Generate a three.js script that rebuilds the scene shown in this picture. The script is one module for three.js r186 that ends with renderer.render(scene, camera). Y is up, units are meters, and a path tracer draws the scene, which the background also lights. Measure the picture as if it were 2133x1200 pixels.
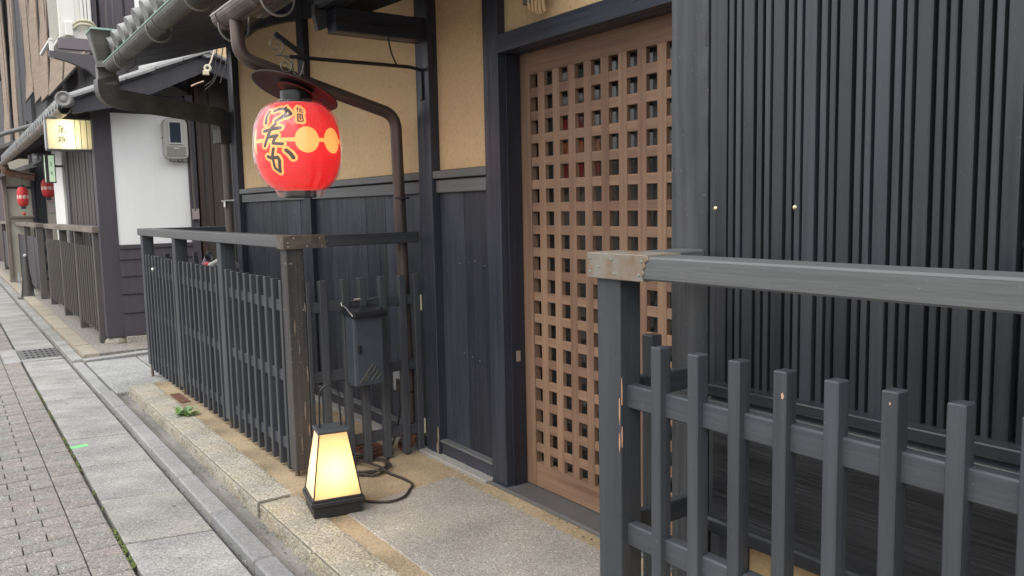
import * as THREE from 'three';
import { mergeGeometries } from 'three/addons/utils/BufferGeometryUtils.js';
import { RoundedBoxGeometry } from 'three/addons/geometries/RoundedBoxGeometry.js';

// ---------------------------------------------------------------- camera, sky, sun, exposure
const scene = new THREE.Scene();
const camera = new THREE.PerspectiveCamera(39.63, 1024 / 576, 0.05, 300);
{
  const r = new THREE.Vector3(0.57940448, -0.02051368, -0.81478196), u = new THREE.Vector3(-0.0716454, 0.99453147, -0.07598741), f = new THREE.Vector3(-0.81188508, -0.10240282, -0.57476628);
  camera.position.set(0, 1.4, 0);
  camera.quaternion.setFromRotationMatrix(new THREE.Matrix4().makeBasis(r, u, f.negate()));
  camera.updateMatrixWorld();
}
const renderer = new THREE.WebGLRenderer({ antialias: true });
renderer.toneMapping = THREE.LinearToneMapping;
renderer.toneMappingExposure = 1.22;
renderer.shadowMap.enabled = true;
{
  const w = 64, h = 32, d = new Float32Array(w * h * 4);
  for (let y = 0; y < h; y++) for (let x = 0; x < w; x++) {
    const el = ((y + 0.5) / h - 0.5) * Math.PI, s = Math.max(0, Math.sin(el)), L = 2.55 * (1 + 1.7 * s) / 2.7, i = (y * w + x) * 4;
    d[i] = L * 0.985; d[i + 1] = L * 1.0; d[i + 2] = L * 1.035; d[i + 3] = 1;
  }
  const t = new THREE.DataTexture(d, w, h, THREE.RGBAFormat, THREE.FloatType);
  t.mapping = THREE.EquirectangularReflectionMapping; t.magFilter = THREE.LinearFilter; t.needsUpdate = true;
  scene.background = t; scene.environment = t;
}
const sun = new THREE.DirectionalLight(0xfff4e6, 1.0);
sun.position.set(4, 11, 11); sun.castShadow = true; sun.shadow.radius = 70; sun.shadow.mapSize.set(2048, 2048);
Object.assign(sun.shadow.camera, { left: -30, right: 12, top: 20, bottom: -20, near: 0.5, far: 80 });
scene.add(sun, sun.target);

// ---------------------------------------------------------------- helpers
let seed = 12345;
const rnd = () => { seed = (seed + 0x6d2b79f5) | 0; let t = Math.imul(seed ^ (seed >>> 15), 1 | seed); t = (t + Math.imul(t ^ (t >>> 7), 61 | t)) ^ t; return ((t ^ (t >>> 14)) >>> 0) / 4294967296; };
const rr = (a, b) => a + (b - a) * rnd();
const used = {};
const numbered = (n) => { used[n] = (used[n] ?? -1) + 1; return used[n] ? n + '_' + String(used[n]).padStart(3, '0') : n; };
function thing(name, label, category, group, pos = [0, 0, 0], turn = 0) {
  const o = new THREE.Group(); o.name = numbered(name); o.position.set(...pos); o.rotation.y = turn; o.userData = { label, category }; if (group) o.userData.group = group; scene.add(o); return o;
}
function structure(name, label) { const o = new THREE.Group(); o.name = name; o.userData = { kind: 'structure', label }; scene.add(o); return o; }
function sub(name, parent) { const o = new THREE.Group(); o.name = name; parent.add(o); return o; }
function mesh(name, geo, mat, parent, pos) {
  const m = new THREE.Mesh(geo, mat); m.name = name; m.castShadow = m.receiveShadow = true; if (pos) m.position.set(...pos); if (parent) parent.add(m); return m;
}
// chamfered box, uv in metres, v along `axis`
function cbox(w, h, d, b = 0.003, axis = 'y', ou = rnd() * 3, ov = rnd() * 3) {
  const H = [w / 2, h / 2, d / 2]; b = Math.min(b, H[0] * 0.45, H[1] * 0.45, H[2] * 0.45);
  const S = [-1, 1], V = (s, a) => [0, 1, 2].map((k) => s[k] * (H[k] - (k === a ? 0 : b))), T = [];
  const quad = (p, q, r, s) => T.push([p, q, r], [p, r, s]);
  for (let a = 0; a < 3; a++) {
    const i = (a + 1) % 3, j = (a + 2) % 3;
    for (const sa of S) { const c = (x, y) => { const s = []; s[a] = sa; s[i] = x; s[j] = y; return V(s, a); }; quad(c(-1, -1), c(1, -1), c(1, 1), c(-1, 1)); }
    for (const si of S) for (const sj of S) {
      const c = (x, f) => { const s = []; s[a] = x; s[i] = si; s[j] = sj; return V(s, f); }; quad(c(-1, i), c(1, i), c(1, j), c(-1, j));
    }
  }
  for (const x of S) for (const y of S) for (const z of S) T.push([V([x, y, z], 0), V([x, y, z], 1), V([x, y, z], 2)]);
  const P = [], U = [], N = [], L = { x: 0, y: 1, z: 2 }[axis];
  for (const t of T) {
    const [A, B, C] = t, e = B.map((v, k) => v - A[k]), f = C.map((v, k) => v - A[k]);
    let n = [e[1] * f[2] - e[2] * f[1], e[2] * f[0] - e[0] * f[2], e[0] * f[1] - e[1] * f[0]]; const l = Math.hypot(...n) || 1; n = n.map((v) => v / l);
    const cen = [0, 1, 2].map((k) => A[k] + B[k] + C[k]), flip = n[0] * cen[0] + n[1] * cen[1] + n[2] * cen[2] < 0;
    if (flip) n = n.map((v) => -v);
    const m = n.map(Math.abs), D = m.indexOf(Math.max(...m));
    const vi = D === L ? (L + 1) % 3 : L, ui = 3 - D - vi;
    for (const p of flip ? [A, C, B] : [A, B, C]) { P.push(...p); N.push(...n); U.push(p[ui] + ou, p[vi] + ov); }
  }
  const g = new THREE.BufferGeometry();
  g.setAttribute('position', new THREE.Float32BufferAttribute(P, 3)); g.setAttribute('normal', new THREE.Float32BufferAttribute(N, 3)); g.setAttribute('uv', new THREE.Float32BufferAttribute(U, 2));
  return g;
}
// box given by its extents, placed
function bx(name, x0, x1, y0, y1, z0, z1, mat, parent, axis, b = 0.003) {
  const w = Math.abs(x1 - x0), h = Math.abs(y1 - y0), d = Math.abs(z1 - z0);
  axis = axis || (h >= w && h >= d ? 'y' : w >= d ? 'x' : 'z');
  return mesh(name, cbox(w, h, d, b, axis), mat, parent, [(x0 + x1) / 2, (y0 + y1) / 2, (z0 + z1) / 2]);
}
// uv in metres by dominant normal for any geometry
function boxUV(g, k = 1) {
  g = g.index ? g.toNonIndexed() : g; const p = g.attributes.position, n = g.attributes.normal, U = [];
  for (let i = 0; i < p.count; i++) {
    const a = [Math.abs(n.getX(i)), Math.abs(n.getY(i)), Math.abs(n.getZ(i))], D = a.indexOf(Math.max(...a)), q = [p.getX(i), p.getY(i), p.getZ(i)];
    if (D === 0) U.push(q[2] * k, q[1] * k); else if (D === 1) U.push(q[0] * k, q[2] * k); else U.push(q[0] * k, q[1] * k);
  }
  g.setAttribute('uv', new THREE.Float32BufferAttribute(U, 2)); return g;
}
const v3 = (a) => new THREE.Vector3(...a);
function tube(pts, r, seg = 40, rad = 10, closed = false, tension = 0.5) { return new THREE.TubeGeometry(new THREE.CatmullRomCurve3(pts.map(v3), closed, 'catmullrom', tension), seg, r, rad, closed); }
// tube through straight runs with rounded bends
function pipe(pts, r, bend = 0.08, rad = 14) {
  const path = new THREE.CurvePath(), P = pts.map(v3); let last = P[0].clone();
  for (let i = 1; i < P.length; i++) {
    if (i === P.length - 1) { path.add(new THREE.LineCurve3(last, P[i])); break; }
    const a = P[i].clone().add(P[i - 1].clone().sub(P[i]).setLength(bend)), c = P[i].clone().add(P[i + 1].clone().sub(P[i]).setLength(bend));
    path.add(new THREE.LineCurve3(last, a)); path.add(new THREE.QuadraticBezierCurve3(a, P[i], c)); last = c;
  }
  return new THREE.TubeGeometry(path, pts.length * 28, r, rad, false);
}
function bar(a, b, w, d, ch = 0.002) { // square bar from a to b
  const A = v3(a), B = v3(b), L = A.distanceTo(B), g = cbox(w, L, d, ch, 'y');
  const q = new THREE.Quaternion().setFromUnitVectors(new THREE.Vector3(0, 1, 0), B.clone().sub(A).normalize());
  return g.applyQuaternion(q).translate(...A.add(B).multiplyScalar(0.5).toArray());
}
// closed profile in (z, y), extruded along x
function alongX(profile, x0, x1, bevel = 0) {
  const s = new THREE.Shape(profile.map(([z, y]) => new THREE.Vector2(-z, y)));
  const g = new THREE.ExtrudeGeometry(s, { depth: x1 - x0, bevelEnabled: bevel > 0, bevelSize: bevel, bevelThickness: bevel, bevelSegments: 1, curveSegments: 10 });
  g.rotateY(Math.PI / 2); g.translate(x0, 0, 0); return boxUV(g);
}
function alongZ(profile, z0, z1) {
  const g = new THREE.ExtrudeGeometry(new THREE.Shape(profile.map((p) => new THREE.Vector2(...p))), { depth: z1 - z0, bevelEnabled: false }); g.translate(0, 0, z0); return boxUV(g);
}

// ---------------------------------------------------------------- textures
const TAB = new Float32Array(65536); for (let i = 0; i < 65536; i++) TAB[i] = rnd();
const hash = (x, y, s) => TAB[(Math.imul(x, 374761393) ^ Math.imul(y, 668265263) ^ Math.imul(s, 1442695041)) >>> 7 & 65535];
const sm = (t) => t * t * (3 - 2 * t);
function vn(x, y, px, py, s) { // periodic value noise
  const xi = Math.floor(x), yi = Math.floor(y), fx = sm(x - xi), fy = sm(y - yi), m = (a, p) => ((a % p) + p) % p;
  const x0 = m(xi, px), x1 = m(xi + 1, px), y0 = m(yi, py), y1 = m(yi + 1, py);
  const a = hash(x0, y0, s), b = hash(x1, y0, s), c = hash(x0, y1, s), d = hash(x1, y1, s);
  return a + (b - a) * fx + (c - a) * fy + (a - b - c + d) * fx * fy;
}
function fbm(u, v, px, py, oct, s) { let a = 0.5, t = 0, n = 0; for (let i = 0; i < oct; i++) { t += a * vn(u * px, v * py, px, py, s + i * 17); n += a; a *= 0.55; px *= 2; py *= 2; } return t / n; }
const enc = (c) => Math.max(0, Math.min(255, Math.round(255 * (c <= 0.0031308 ? 12.92 * c : 1.055 * Math.pow(c, 1 / 2.4) - 0.055))));
function tex(w, h, size, f, srgb = true) { // size: metres covered [u, v]
  const d = new Uint8Array(w * h * 4);
  for (let y = 0; y < h; y++) for (let x = 0; x < w; x++) {
    const c = f((x + 0.5) / w, (y + 0.5) / h), i = (y * w + x) * 4;
    if (srgb) { d[i] = enc(c[0]); d[i + 1] = enc(c[1]); d[i + 2] = enc(c[2]); } else d[i] = d[i + 1] = d[i + 2] = Math.max(0, Math.min(255, c * 255));
    d[i + 3] = 255;
  }
  const t = new THREE.DataTexture(d, w, h); t.wrapS = t.wrapT = THREE.RepeatWrapping; t.magFilter = THREE.LinearFilter; t.minFilter = THREE.LinearMipmapLinearFilter; t.generateMipmaps = true;
  if (srgb) t.colorSpace = THREE.SRGBColorSpace; t.repeat.set(1 / size[0], 1 / size[1]); t.needsUpdate = true; return t;
}
const mix = (a, b, t) => [0, 1, 2].map((i) => a[i] + (b[i] - a[i]) * t), mul = (a, k) => [a[0] * k, a[1] * k, a[2] * k], clamp = (x, a = 0, b = 1) => Math.max(a, Math.min(b, x));
const std = (o) => new THREE.MeshPhysicalMaterial({ roughness: 0.8, ...o });

let WOODBUMP = null, METALBUMP = null;
function woodSet(lo, hi, o = {}) {
  const { s = 1, size = [0.42, 1.7], fine = 40, dots = 0, dotC = [0.25, 0.24, 0.22], contrast = 1, w = 256, h = 512 } = o;
  const g = (u, v) => { const wv = fbm(u, v, 3, 2, 2, s + 50) * 0.09; return clamp(0.5 + contrast * (0.55 * (fbm(u + wv, v, fine, 3, 3, s) - 0.5) + 0.65 * (fbm(u + wv, v, 7, 2, 3, s + 9) - 0.5) + 0.4 * (fbm(u, v, 4, 6, 3, s + 21) - 0.5))); };
  return {
    map: tex(w, h, size, (u, v) => { let c = mix(lo, hi, g(u, v)); if (dots) { const k = fbm(u, v, 60, 240, 2, s + 70); if (k > 1 - dots) c = mix(c, dotC, clamp((k - 1 + dots) * 9)); } return c; }),
    bumpMap: WOODBUMP || (WOODBUMP = tex(w, h, size, (u, v) => 0.6 * fbm(u, v, fine, 4, 3, s) + 0.4 * fbm(u, v, 100, 30, 2, s + 5), false)), bumpScale: 0.0012,
  };
}
const W1 = woodSet([0.020, 0.0215, 0.026], [0.047, 0.050, 0.058], { s: 3, dots: 0.13 });
const W2 = woodSet([0.034, 0.036, 0.040], [0.075, 0.079, 0.085], { s: 31, dots: 0.10, contrast: 0.8 });
const ROUGH = tex(256, 512, [0.4, 1.6], (u, v) => clamp(0.42 + 0.55 * (fbm(u, v, 24, 3, 3, 61) - 0.5) + 0.5 * (fbm(u, v, 5, 4, 4, 67) - 0.5), 0.2, 0.85), false);
const black = [1, 0.76, 1.25].map((k) => std({ ...W1, color: new THREE.Color(k * 0.88, k * 0.94, k * 1.12), roughnessMap: ROUGH, roughness: 1, specularIntensity: 0.8 }));
const paint = [1, 0.9, 1.1].map((k) => std({ ...W2, color: new THREE.Color(k * 0.94, k * 0.98, k * 1.05), roughnessMap: ROUGH, roughness: 1, specularIntensity: 1 }));
const wornPost = std({ ...woodSet([0.022, 0.022, 0.024], [0.078, 0.073, 0.069], { s: 83, fine: 56, contrast: 1.5, dots: 0.2, dotC: [0.3, 0.27, 0.24] }), roughness: 0.55 });
const rail = std({ ...woodSet([0.075, 0.079, 0.082], [0.125, 0.13, 0.132], { s: 77, dots: 0.12, contrast: 0.7 }), roughness: 0.52 });
const greyBand = std({ ...woodSet([0.085, 0.09, 0.092], [0.15, 0.155, 0.155], { s: 81, contrast: 1.1 }), roughness: 0.6 });
const charred = std({ ...woodSet([0.012, 0.013, 0.016], [0.048, 0.05, 0.056], { s: 91, fine: 64, contrast: 1.5, size: [0.3, 1.3] }), roughness: 0.42, bumpScale: 0.003 });
const doorWood = [0, 1, 2].map((i) => std({ ...woodSet([[0.122, 0.070, 0.045], [0.14, 0.080, 0.050], [0.108, 0.058, 0.038]][i], [[0.275, 0.172, 0.112], [0.30, 0.192, 0.124], [0.245, 0.148, 0.098]][i], { s: 101 + i * 7, fine: 56, contrast: 1.25 }), roughness: 0.66 }));
const purple = std({ ...woodSet([0.048, 0.041, 0.052], [0.082, 0.072, 0.084], { s: 131, contrast: 0.7 }), roughness: 0.6 });
const brownWood = std({ ...woodSet([0.035, 0.027, 0.022], [0.09, 0.073, 0.06], { s: 141 }), roughness: 0.7 });
const oldRail = std({ ...woodSet([0.13, 0.105, 0.085], [0.27, 0.235, 0.20], { s: 151, contrast: 1.4 }), roughness: 0.8 });
const purpleGrey = std({ ...woodSet([0.055, 0.047, 0.046], [0.10, 0.088, 0.084], { s: 163 }), roughness: 0.7 });
const greyWood = std({ ...woodSet([0.062, 0.056, 0.052], [0.125, 0.113, 0.104], { s: 161 }), roughness: 0.7 });

function stone(c, o = {}) {
  const { s = 5, size = 0.6, n = 512, speck = 0.5, dark = 0.5, light = 1.5, cell = 150, blot = 0.16, bump = 0.0012, rough = 0.85, tint = [1, 1, 1], moss = 0 } = o;
  const h = (u, v) => 0.55 * vn(u * cell, v * cell, cell, cell, s) + 0.45 * fbm(u, v, cell / 5 | 0, cell / 5 | 0, 3, s + 3);
  return std({
    map: tex(n, n, [size, size], (u, v) => {
      const a = vn(u * cell, v * cell, cell, cell, s), b = vn(u * cell * 1.6, v * cell * 1.6, cell * 1.6, cell * 1.6, s + 40), B = fbm(u, v, 3, 3, 4, s + 80);
      let k = 1 + blot * 2 * (B - 0.5) + speck * 0.5 * (a - 0.5);
      if (b > 0.80) k *= 1 + (light - 1) * (b - 0.80) * 5 * speck * 1.6; if (b < 0.2) k *= 1 - (1 - dark) * (0.2 - b) * 5 * speck * 1.6;
      let q = [c[0] * k, c[1] * k, c[2] * k]; q = mix(q, [q[0] * tint[0], q[1] * tint[1], q[2] * tint[2]], clamp(fbm(u, v, 5, 5, 3, s + 120) * 1.6 - 0.4));
      return q;
    }),
    bumpMap: tex(n, n, [size, size], h, false), bumpScale: bump, roughness: rough,
  });
}
const tinted = (m, k, g = k, b = k) => { const c = m.clone(); c.color.setRGB(k, g, b); return c; };
const slabStone0 = stone([0.288, 0.281, 0.265], { s: 201, cell: 100, speck: 1.15, blot: 0.32 });
const slabStone = [tinted(slabStone0, 1), tinted(slabStone0, 0.9, 0.9, 0.87), tinted(slabStone0, 1.03, 1.04, 1.05), tinted(slabStone0, 0.93, 0.93, 0.92)];
const kerbStone0 = stone([0.258, 0.256, 0.25], { s: 211, cell: 100, speck: 0.8, blot: 0.2 });
const kerbStone = [tinted(kerbStone0, 1), tinted(kerbStone0, 0.84, 0.85, 0.88), tinted(kerbStone0, 1.1)];
const paver0 = stone([0.232, 0.211, 0.194], { s: 221, cell: 64, size: 0.45, speck: 1.0, light: 2.0, blot: 0.22, bump: 0.006, tint: [0.96, 1.02, 1.0] });
const paverMat = [tinted(paver0, 1), tinted(paver0, 0.93), tinted(paver0, 1.05, 1.03, 1.02), tinted(paver0, 0.96, 0.98, 0.98), tinted(paver0, 1.0, 0.96, 0.95)];
const edgeStone = stone([0.345, 0.325, 0.28], { s: 231, cell: 70, speck: 1.1, bump: 0.006, blot: 0.3, tint: [1.02, 0.95, 0.8] });
const copingStone = stone([0.32, 0.285, 0.225], { s: 235, cell: 110, speck: 0.7, bump: 0.004 });
const apronStone = stone([0.30, 0.303, 0.293], { s: 241, cell: 60, speck: 0.8, bump: 0.008, size: 0.7 });
const sandy = stone([0.365, 0.285, 0.175], { s: 251, cell: 150, speck: 0.85, blot: 0.42, size: 0.9, bump: 0.002, tint: [0.86, 0.86, 0.9] });
const aggregate = stone([0.29, 0.27, 0.245], { s: 261, cell: 160, speck: 1.1, light: 2, blot: 0.3, size: 0.8, bump: 0.003, tint: [1.1, 1.06, 0.98] });
const concrete = stone([0.19, 0.18, 0.165], { s: 271, cell: 90, blot: 0.4, speck: 0.5, size: 1.1, bump: 0.003 });
const paleConcrete = stone([0.28, 0.272, 0.255], { s: 275, cell: 70, blot: 0.3, speck: 0.4, size: 0.9 });
const darkGranite = stone([0.095, 0.095, 0.095], { s: 281, cell: 150, speck: 0.6, blot: 0.3, bump: 0.001, rough: 0.6 });
const washedGravel = stone([0.23, 0.208, 0.185], { s: 285, cell: 70, speck: 1.5, light: 2.2, bump: 0.008, size: 0.6 });
const jointSand = stone([0.075, 0.068, 0.055], { s: 291, cell: 60, speck: 0.8, size: 0.5, bump: 0.003 });
const plaster = std({
  map: tex(512, 512, [1, 1], (u, v) => { const k = 1 + 0.16 * (fbm(u, v, 70, 70, 3, 301) - 0.5) + 0.12 * (fbm(u, v, 3, 4, 4, 305) - 0.5); let c = mul([0.60, 0.432, 0.243], k); if (fbm(u, v, 60, 60, 2, 311) > 0.76) c = mul(c, 0.9); return c; }),
  bumpMap: tex(512, 512, [1, 1], (u, v) => 0.6 * fbm(u, v, 55, 55, 4, 320) + 0.4 * fbm(u, v, 7, 10, 3, 327), false), bumpScale: 0.007, roughness: 0.95,
});
const whitePlaster = std({ map: tex(256, 256, [2, 2], (u, v) => mul([0.80, 0.81, 0.79], 1 + 0.07 * (fbm(u, v, 4, 5, 4, 331) - 0.5) + 0.07 * (fbm(u, v, 40, 3, 3, 333) - 0.5))), roughness: 0.85 });
const creamPlaster = std({ map: tex(256, 256, [2, 2], (u, v) => mul([0.50, 0.47, 0.39], 1 + 0.12 * (fbm(u, v, 4, 5, 4, 335) - 0.5))), roughness: 0.9 });
function metal(c, c2, o = {}) { const { s = 400, rough = 0.5, size = 0.5, met = 0.55 } = o; return std({ map: tex(256, 256, [size, size], (u, v) => mix(c, c2, clamp(fbm(u, v, 5, 5, 5, s) * 2.2 - 0.7))), roughness: rough, metalness: met, bumpMap: METALBUMP || (METALBUMP = tex(256, 256, [0.4, 0.4], (u, v) => fbm(u, v, 12, 12, 4, s + 8), false)), bumpScale: 0.001 }); }
const brownCopper = metal([0.07, 0.05, 0.043], [0.15, 0.115, 0.10], { s: 401, rough: 0.42, met: 0.25 });
const greyCopper = metal([0.07, 0.071, 0.063], [0.135, 0.135, 0.12], { s: 411, rough: 0.5, met: 0.3 });
const verdigris = metal([0.22, 0.33, 0.28], [0.34, 0.46, 0.40], { s: 421, rough: 0.7, met: 0.1 });
const patchCopper = metal([0.20, 0.135, 0.088], [0.24, 0.235, 0.205], { s: 431, rough: 0.5, size: 0.22, met: 0.2 });
const darkPatch = metal([0.085, 0.065, 0.052], [0.15, 0.13, 0.11], { s: 435, rough: 0.5, size: 0.2, met: 0.2 });
const tileMat = [1, 0.85, 1.12].map((k) => tinted(stone([0.20, 0.20, 0.195], { s: 441, cell: 60, speck: 0.35, blot: 0.35, rough: 0.5, bump: 0.0008 }), k));
const ironMat = std({ color: new THREE.Color(0.016, 0.017, 0.019), roughness: 0.45 });
const scrollMat = std({ color: new THREE.Color(0.20, 0.19, 0.17), roughness: 0.5, metalness: 0.3 });
const steel = std({ color: new THREE.Color(0.62, 0.61, 0.58), roughness: 0.3, metalness: 0.85 });
const hingeMat = std({ color: new THREE.Color(0.60, 0.56, 0.42), roughness: 0.45, metalness: 0.3 });
const brass = std({ color: new THREE.Color(0.75, 0.65, 0.38), roughness: 0.25, metalness: 0.8 });
const rust = metal([0.10, 0.043, 0.026], [0.20, 0.09, 0.055], { s: 451, rough: 0.8, met: 0.1, size: 0.15 });
const cordMat = std({ color: new THREE.Color(0.035, 0.030, 0.028), roughness: 0.6 });
const wornWood = std({ color: new THREE.Color(0.24, 0.19, 0.15), roughness: 0.85 }), bareWood = std({ color: new THREE.Color(0.52, 0.31, 0.20), roughness: 0.8 });
const pinMat = metal([0.13, 0.10, 0.075], [0.20, 0.17, 0.13], { s: 455, rough: 0.6, size: 0.1, met: 0.3 });
const stain = black[0];
const boxPaint = std({ color: new THREE.Color(0.060, 0.075, 0.095), roughness: 0.42, map: tex(256, 256, [0.4, 0.4], (u, v) => { const k = 0.85 + 0.5 * fbm(u, v, 8, 10, 4, 461); return [k, k, k].map((x) => x * 0.75); }) });

// ================================================================ GROUND
{ const g = structure('ground', 'dark bedding under the street'); mesh('bedding', boxUV(new THREE.PlaneGeometry(160, 160).rotateX(-Math.PI / 2)), jointSand, g, [0, -0.128, 0]); }
// --- road of brick pavers
{
  const road = structure('road', 'street paved with brownish brick pavers');
  const geoF = [0, 1, 2, 3].map(() => cbox(0.1005, 0.05, 0.2075, 0.004, 'z')), geoH = [0, 1].map(() => cbox(0.1005, 0.05, 0.104, 0.004, 'z')), geoB = [0, 1, 2].map(() => cbox(0.1005, 0.05, 0.1475, 0.004, 'z'));
  const P = [], Y = -0.115;
  for (let i = 0; i < 330; i++) {
    const x = 1.6 - i * 0.1053;
    P.push([geoB[i % 3], x + 0.03, -0.4715]);
    const odd = i % 2;
    if (odd) P.push([geoH[i % 4 >> 1], x, -0.3415]);
    for (let k = 0; k < 16; k++) P.push([geoF[(i * 7 + k * 3) % 4], x, -0.396 + (odd ? 0.109 : 0) + 0.106 + k * 0.2125]);
  }
  const v = new THREE.Vector3(), near = [], rest = [];
  for (const p of P) {
    v.set(p[1], Y, p[2]).project(camera); const d = Math.hypot(p[1], p[2]);
    (v.z < 1 && Math.abs(v.x) < 1.03 && Math.abs(v.y) < 1.05 && p[1] < -1 ? near : rest).push([d, ...p]);
  }
  near.sort((a, b) => a[0] - b[0]);
  near.slice(0, 300).forEach(([, g, x, z]) => { const m = mesh('brick', g, paverMat[Math.floor(rnd() * 5)], road, [x, Y + rr(-0.0022, 0.0022), z]); m.rotation.set(rr(-0.012, 0.012), rr(-0.008, 0.008), rr(-0.012, 0.012)); });
  const left = rest.concat(near.slice(300)), im = new THREE.InstancedMesh(geoF[0], paver0, left.length), M = new THREE.Matrix4(), c = new THREE.Color();
  left.forEach(([, g, x, z], i) => { M.makeRotationY(rr(-0.008, 0.008)).setPosition(x, Y + rr(-0.002, 0.002), z); const k = g.boundingBox || (g.computeBoundingBox(), g.boundingBox); M.scale(new THREE.Vector3(1, 1, (k.max.z - k.min.z) / 0.2075)); im.setMatrixAt(i, M); const t = rr(0.88, 1.08); im.setColorAt(i, c.setRGB(t, t * 0.99, t * 0.98)); });
  im.name = 'brick_field'; im.userData.kind = 'stuff'; im.receiveShadow = true; road.add(im);
}
// --- pavement slabs, kerb, gutter channel
const slabGeo = (x0, x1, z0, z1, sk, y, t) => { // skewed slab: x shifts by sk from z0 (street) to z1 (house)
  const g = cbox(x1 - x0, t, Math.abs(z1 - z0), 0.004, 'x'); const p = g.attributes.position, d = Math.abs(z1 - z0);
  for (let i = 0; i < p.count; i++) p.setX(i, p.getX(i) + sk * (0.5 - (p.getZ(i) / d + 0.5)));
  return g.translate((x0 + x1) / 2 + sk / 2, y - t / 2, (z0 + z1) / 2);
};
{
  const pav = structure('pavement', 'strip of pale grey granite slabs beside the brick street');
  const J = [1.7, 1.0, 0.3, -0.4, -1.1, -1.8, -2.5, -3.19, -3.875, -4.56, -5.235, -5.945, -6.635, -7.335, -8.08, -8.80, -9.50];
  for (let x = -10.42, k = 0; x > -34; x -= 0.73, k++) J.push(x);
  for (let i = 0; i < J.length - 1; i++) { if (Math.abs(J[i] + 9.5) < 0.01) continue; mesh('slab', slabGeo(J[i + 1] + 0.0055, J[i] - 0.0055, -0.566, -0.93, 0.085, -0.088 + rr(-0.0015, 0.0015), 0.05), slabStone[Math.floor(rnd() * 4)], pav); }
  // frame stones round the drain
  mesh('frame_stone', slabGeo(-10.415, -9.5, -0.41, -0.556, 0, -0.086, 0.05), slabStone[2], pav);
  mesh('frame_stone', slabGeo(-9.615, -9.505, -0.56, -0.93, 0.03, -0.086, 0.05), slabStone[2], pav); mesh('frame_stone', slabGeo(-10.415, -10.305, -0.56, -0.93, 0.03, -0.086, 0.05), slabStone[2], pav);
  const kerb = structure('kerb', 'low kerb of blue grey granite blocks');
  for (let i = 0, x = 1.4; x > -9; i++) { const n = Math.max(x - 0.663, -8.93); if (x - n < 0.1) break; const onApron = (x + n) / 2 < -7.1; const y = onApron ? -0.062 : -0.046; mesh('kerbstone', cbox(x - n - 0.012, 0.09, 0.094, 0.009, 'x').translate((x + n) / 2, y - 0.045 + rr(-0.0015, 0.0015), -0.996), kerbStone[Math.floor(rnd() * 3)], kerb); x = n; }
  for (let x = -8.94, i = 0; x > -34; i++) { const n = x - [1.52, 1.42, 1.5][i % 3]; mesh('kerbstone', cbox(x - n - 0.005, 0.10, 0.10, 0.008, 'x').translate((x + n) / 2, -0.04 - 0.05, -1.0), slabStone[i % 4], kerb); x = n; }
  { const g = alongX([[-1.045, -0.04], [-2.3, -0.005], [-2.3, -0.14], [-1.045, -0.14]], -8.97, -8.83); mesh('kerbstone', g, slabStone[2], kerb); }
  const ch = structure('gutter_channel', 'shallow concrete drainage channel behind the kerb');
  mesh('channel_bed', alongX([[-1.046, -0.14], [-1.046, -0.074], [-1.09, -0.082], [-1.2, -0.070], [-1.2, -0.13]], -7.09, 2), concrete, ch);
  mesh('channel_bed', alongX([[-1.052, -0.14], [-1.052, -0.062], [-1.09, -0.066], [-1.2, -0.055], [-1.2, -0.13]], -34, -8.98), concrete, ch);
}
// --- edging stones: rough hewn, irregular
function roughStone(x0, x1, y0, y1, z0, z1, s, amp) { // swept top-and-front profile, every vertex shared, roughened along its normal
  const prof = [], R = 0.014, nx = Math.max(6, Math.round((x1 - x0) / 0.016));
  prof.push([z1, y0, 0, 0, -1], [z1, y1 - 0.004, 0.2, 0, -1]); for (let i = 0; i <= 9; i++) prof.push([z1 + ((z0 - R - z1) * i) / 9, y1, i < 9 ? 0.35 : 0.5, 1, 0]);
  for (let i = 1; i <= 3; i++) { const a = (Math.PI / 2) * (i / 3); prof.push([z0 - R + R * Math.sin(a), y1 - R + R * Math.cos(a), 0.55, Math.cos(a), Math.sin(a)]); }
  for (let i = 1; i <= 7; i++) prof.push([z0 + 0.004 * i / 7, y1 - R - ((y1 - R - y0) * i) / 7, 1, 0, 1]);
  const n = prof.length, P = [], I = [];
  for (let k = 0; k <= nx; k++) {
    const x = x0 + ((x1 - x0) * k) / nx, e = Math.min(k, nx - k), end = e === 0 ? 0.010 : e === 1 ? 0.003 : 0;
    prof.forEach(([z, y, w, ny, nz], i) => {
      const a = fbm((x + 40) / 6, i / 40, 96, 12, 3, s) - 0.5, b = fbm((x + 40) / 6, i / 40, 360, 24, 2, s + 7) - 0.5, d = w * amp * (a * 1.3 + b * 1.1) - end * (i > 1 ? 1 : 0);
      P.push(x, y + d * ny, z + d * nz);
    });
  }
  for (let k = 0; k < nx; k++) for (let i = 0; i < n - 1; i++) { const a = k * n + i, b = a + 1, c = a + n, d = c + 1; I.push(a, b, c, b, d, c); }
  for (let i = 1; i < n - 1; i++) { I.push(0, i + 1, i, nx * n, nx * n + i, nx * n + i + 1); }
  const g = new THREE.BufferGeometry(); g.setAttribute('position', new THREE.Float32BufferAttribute(P, 3)); g.setIndex(I); g.computeVertexNormals(); return boxUV(g);
}
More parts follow.
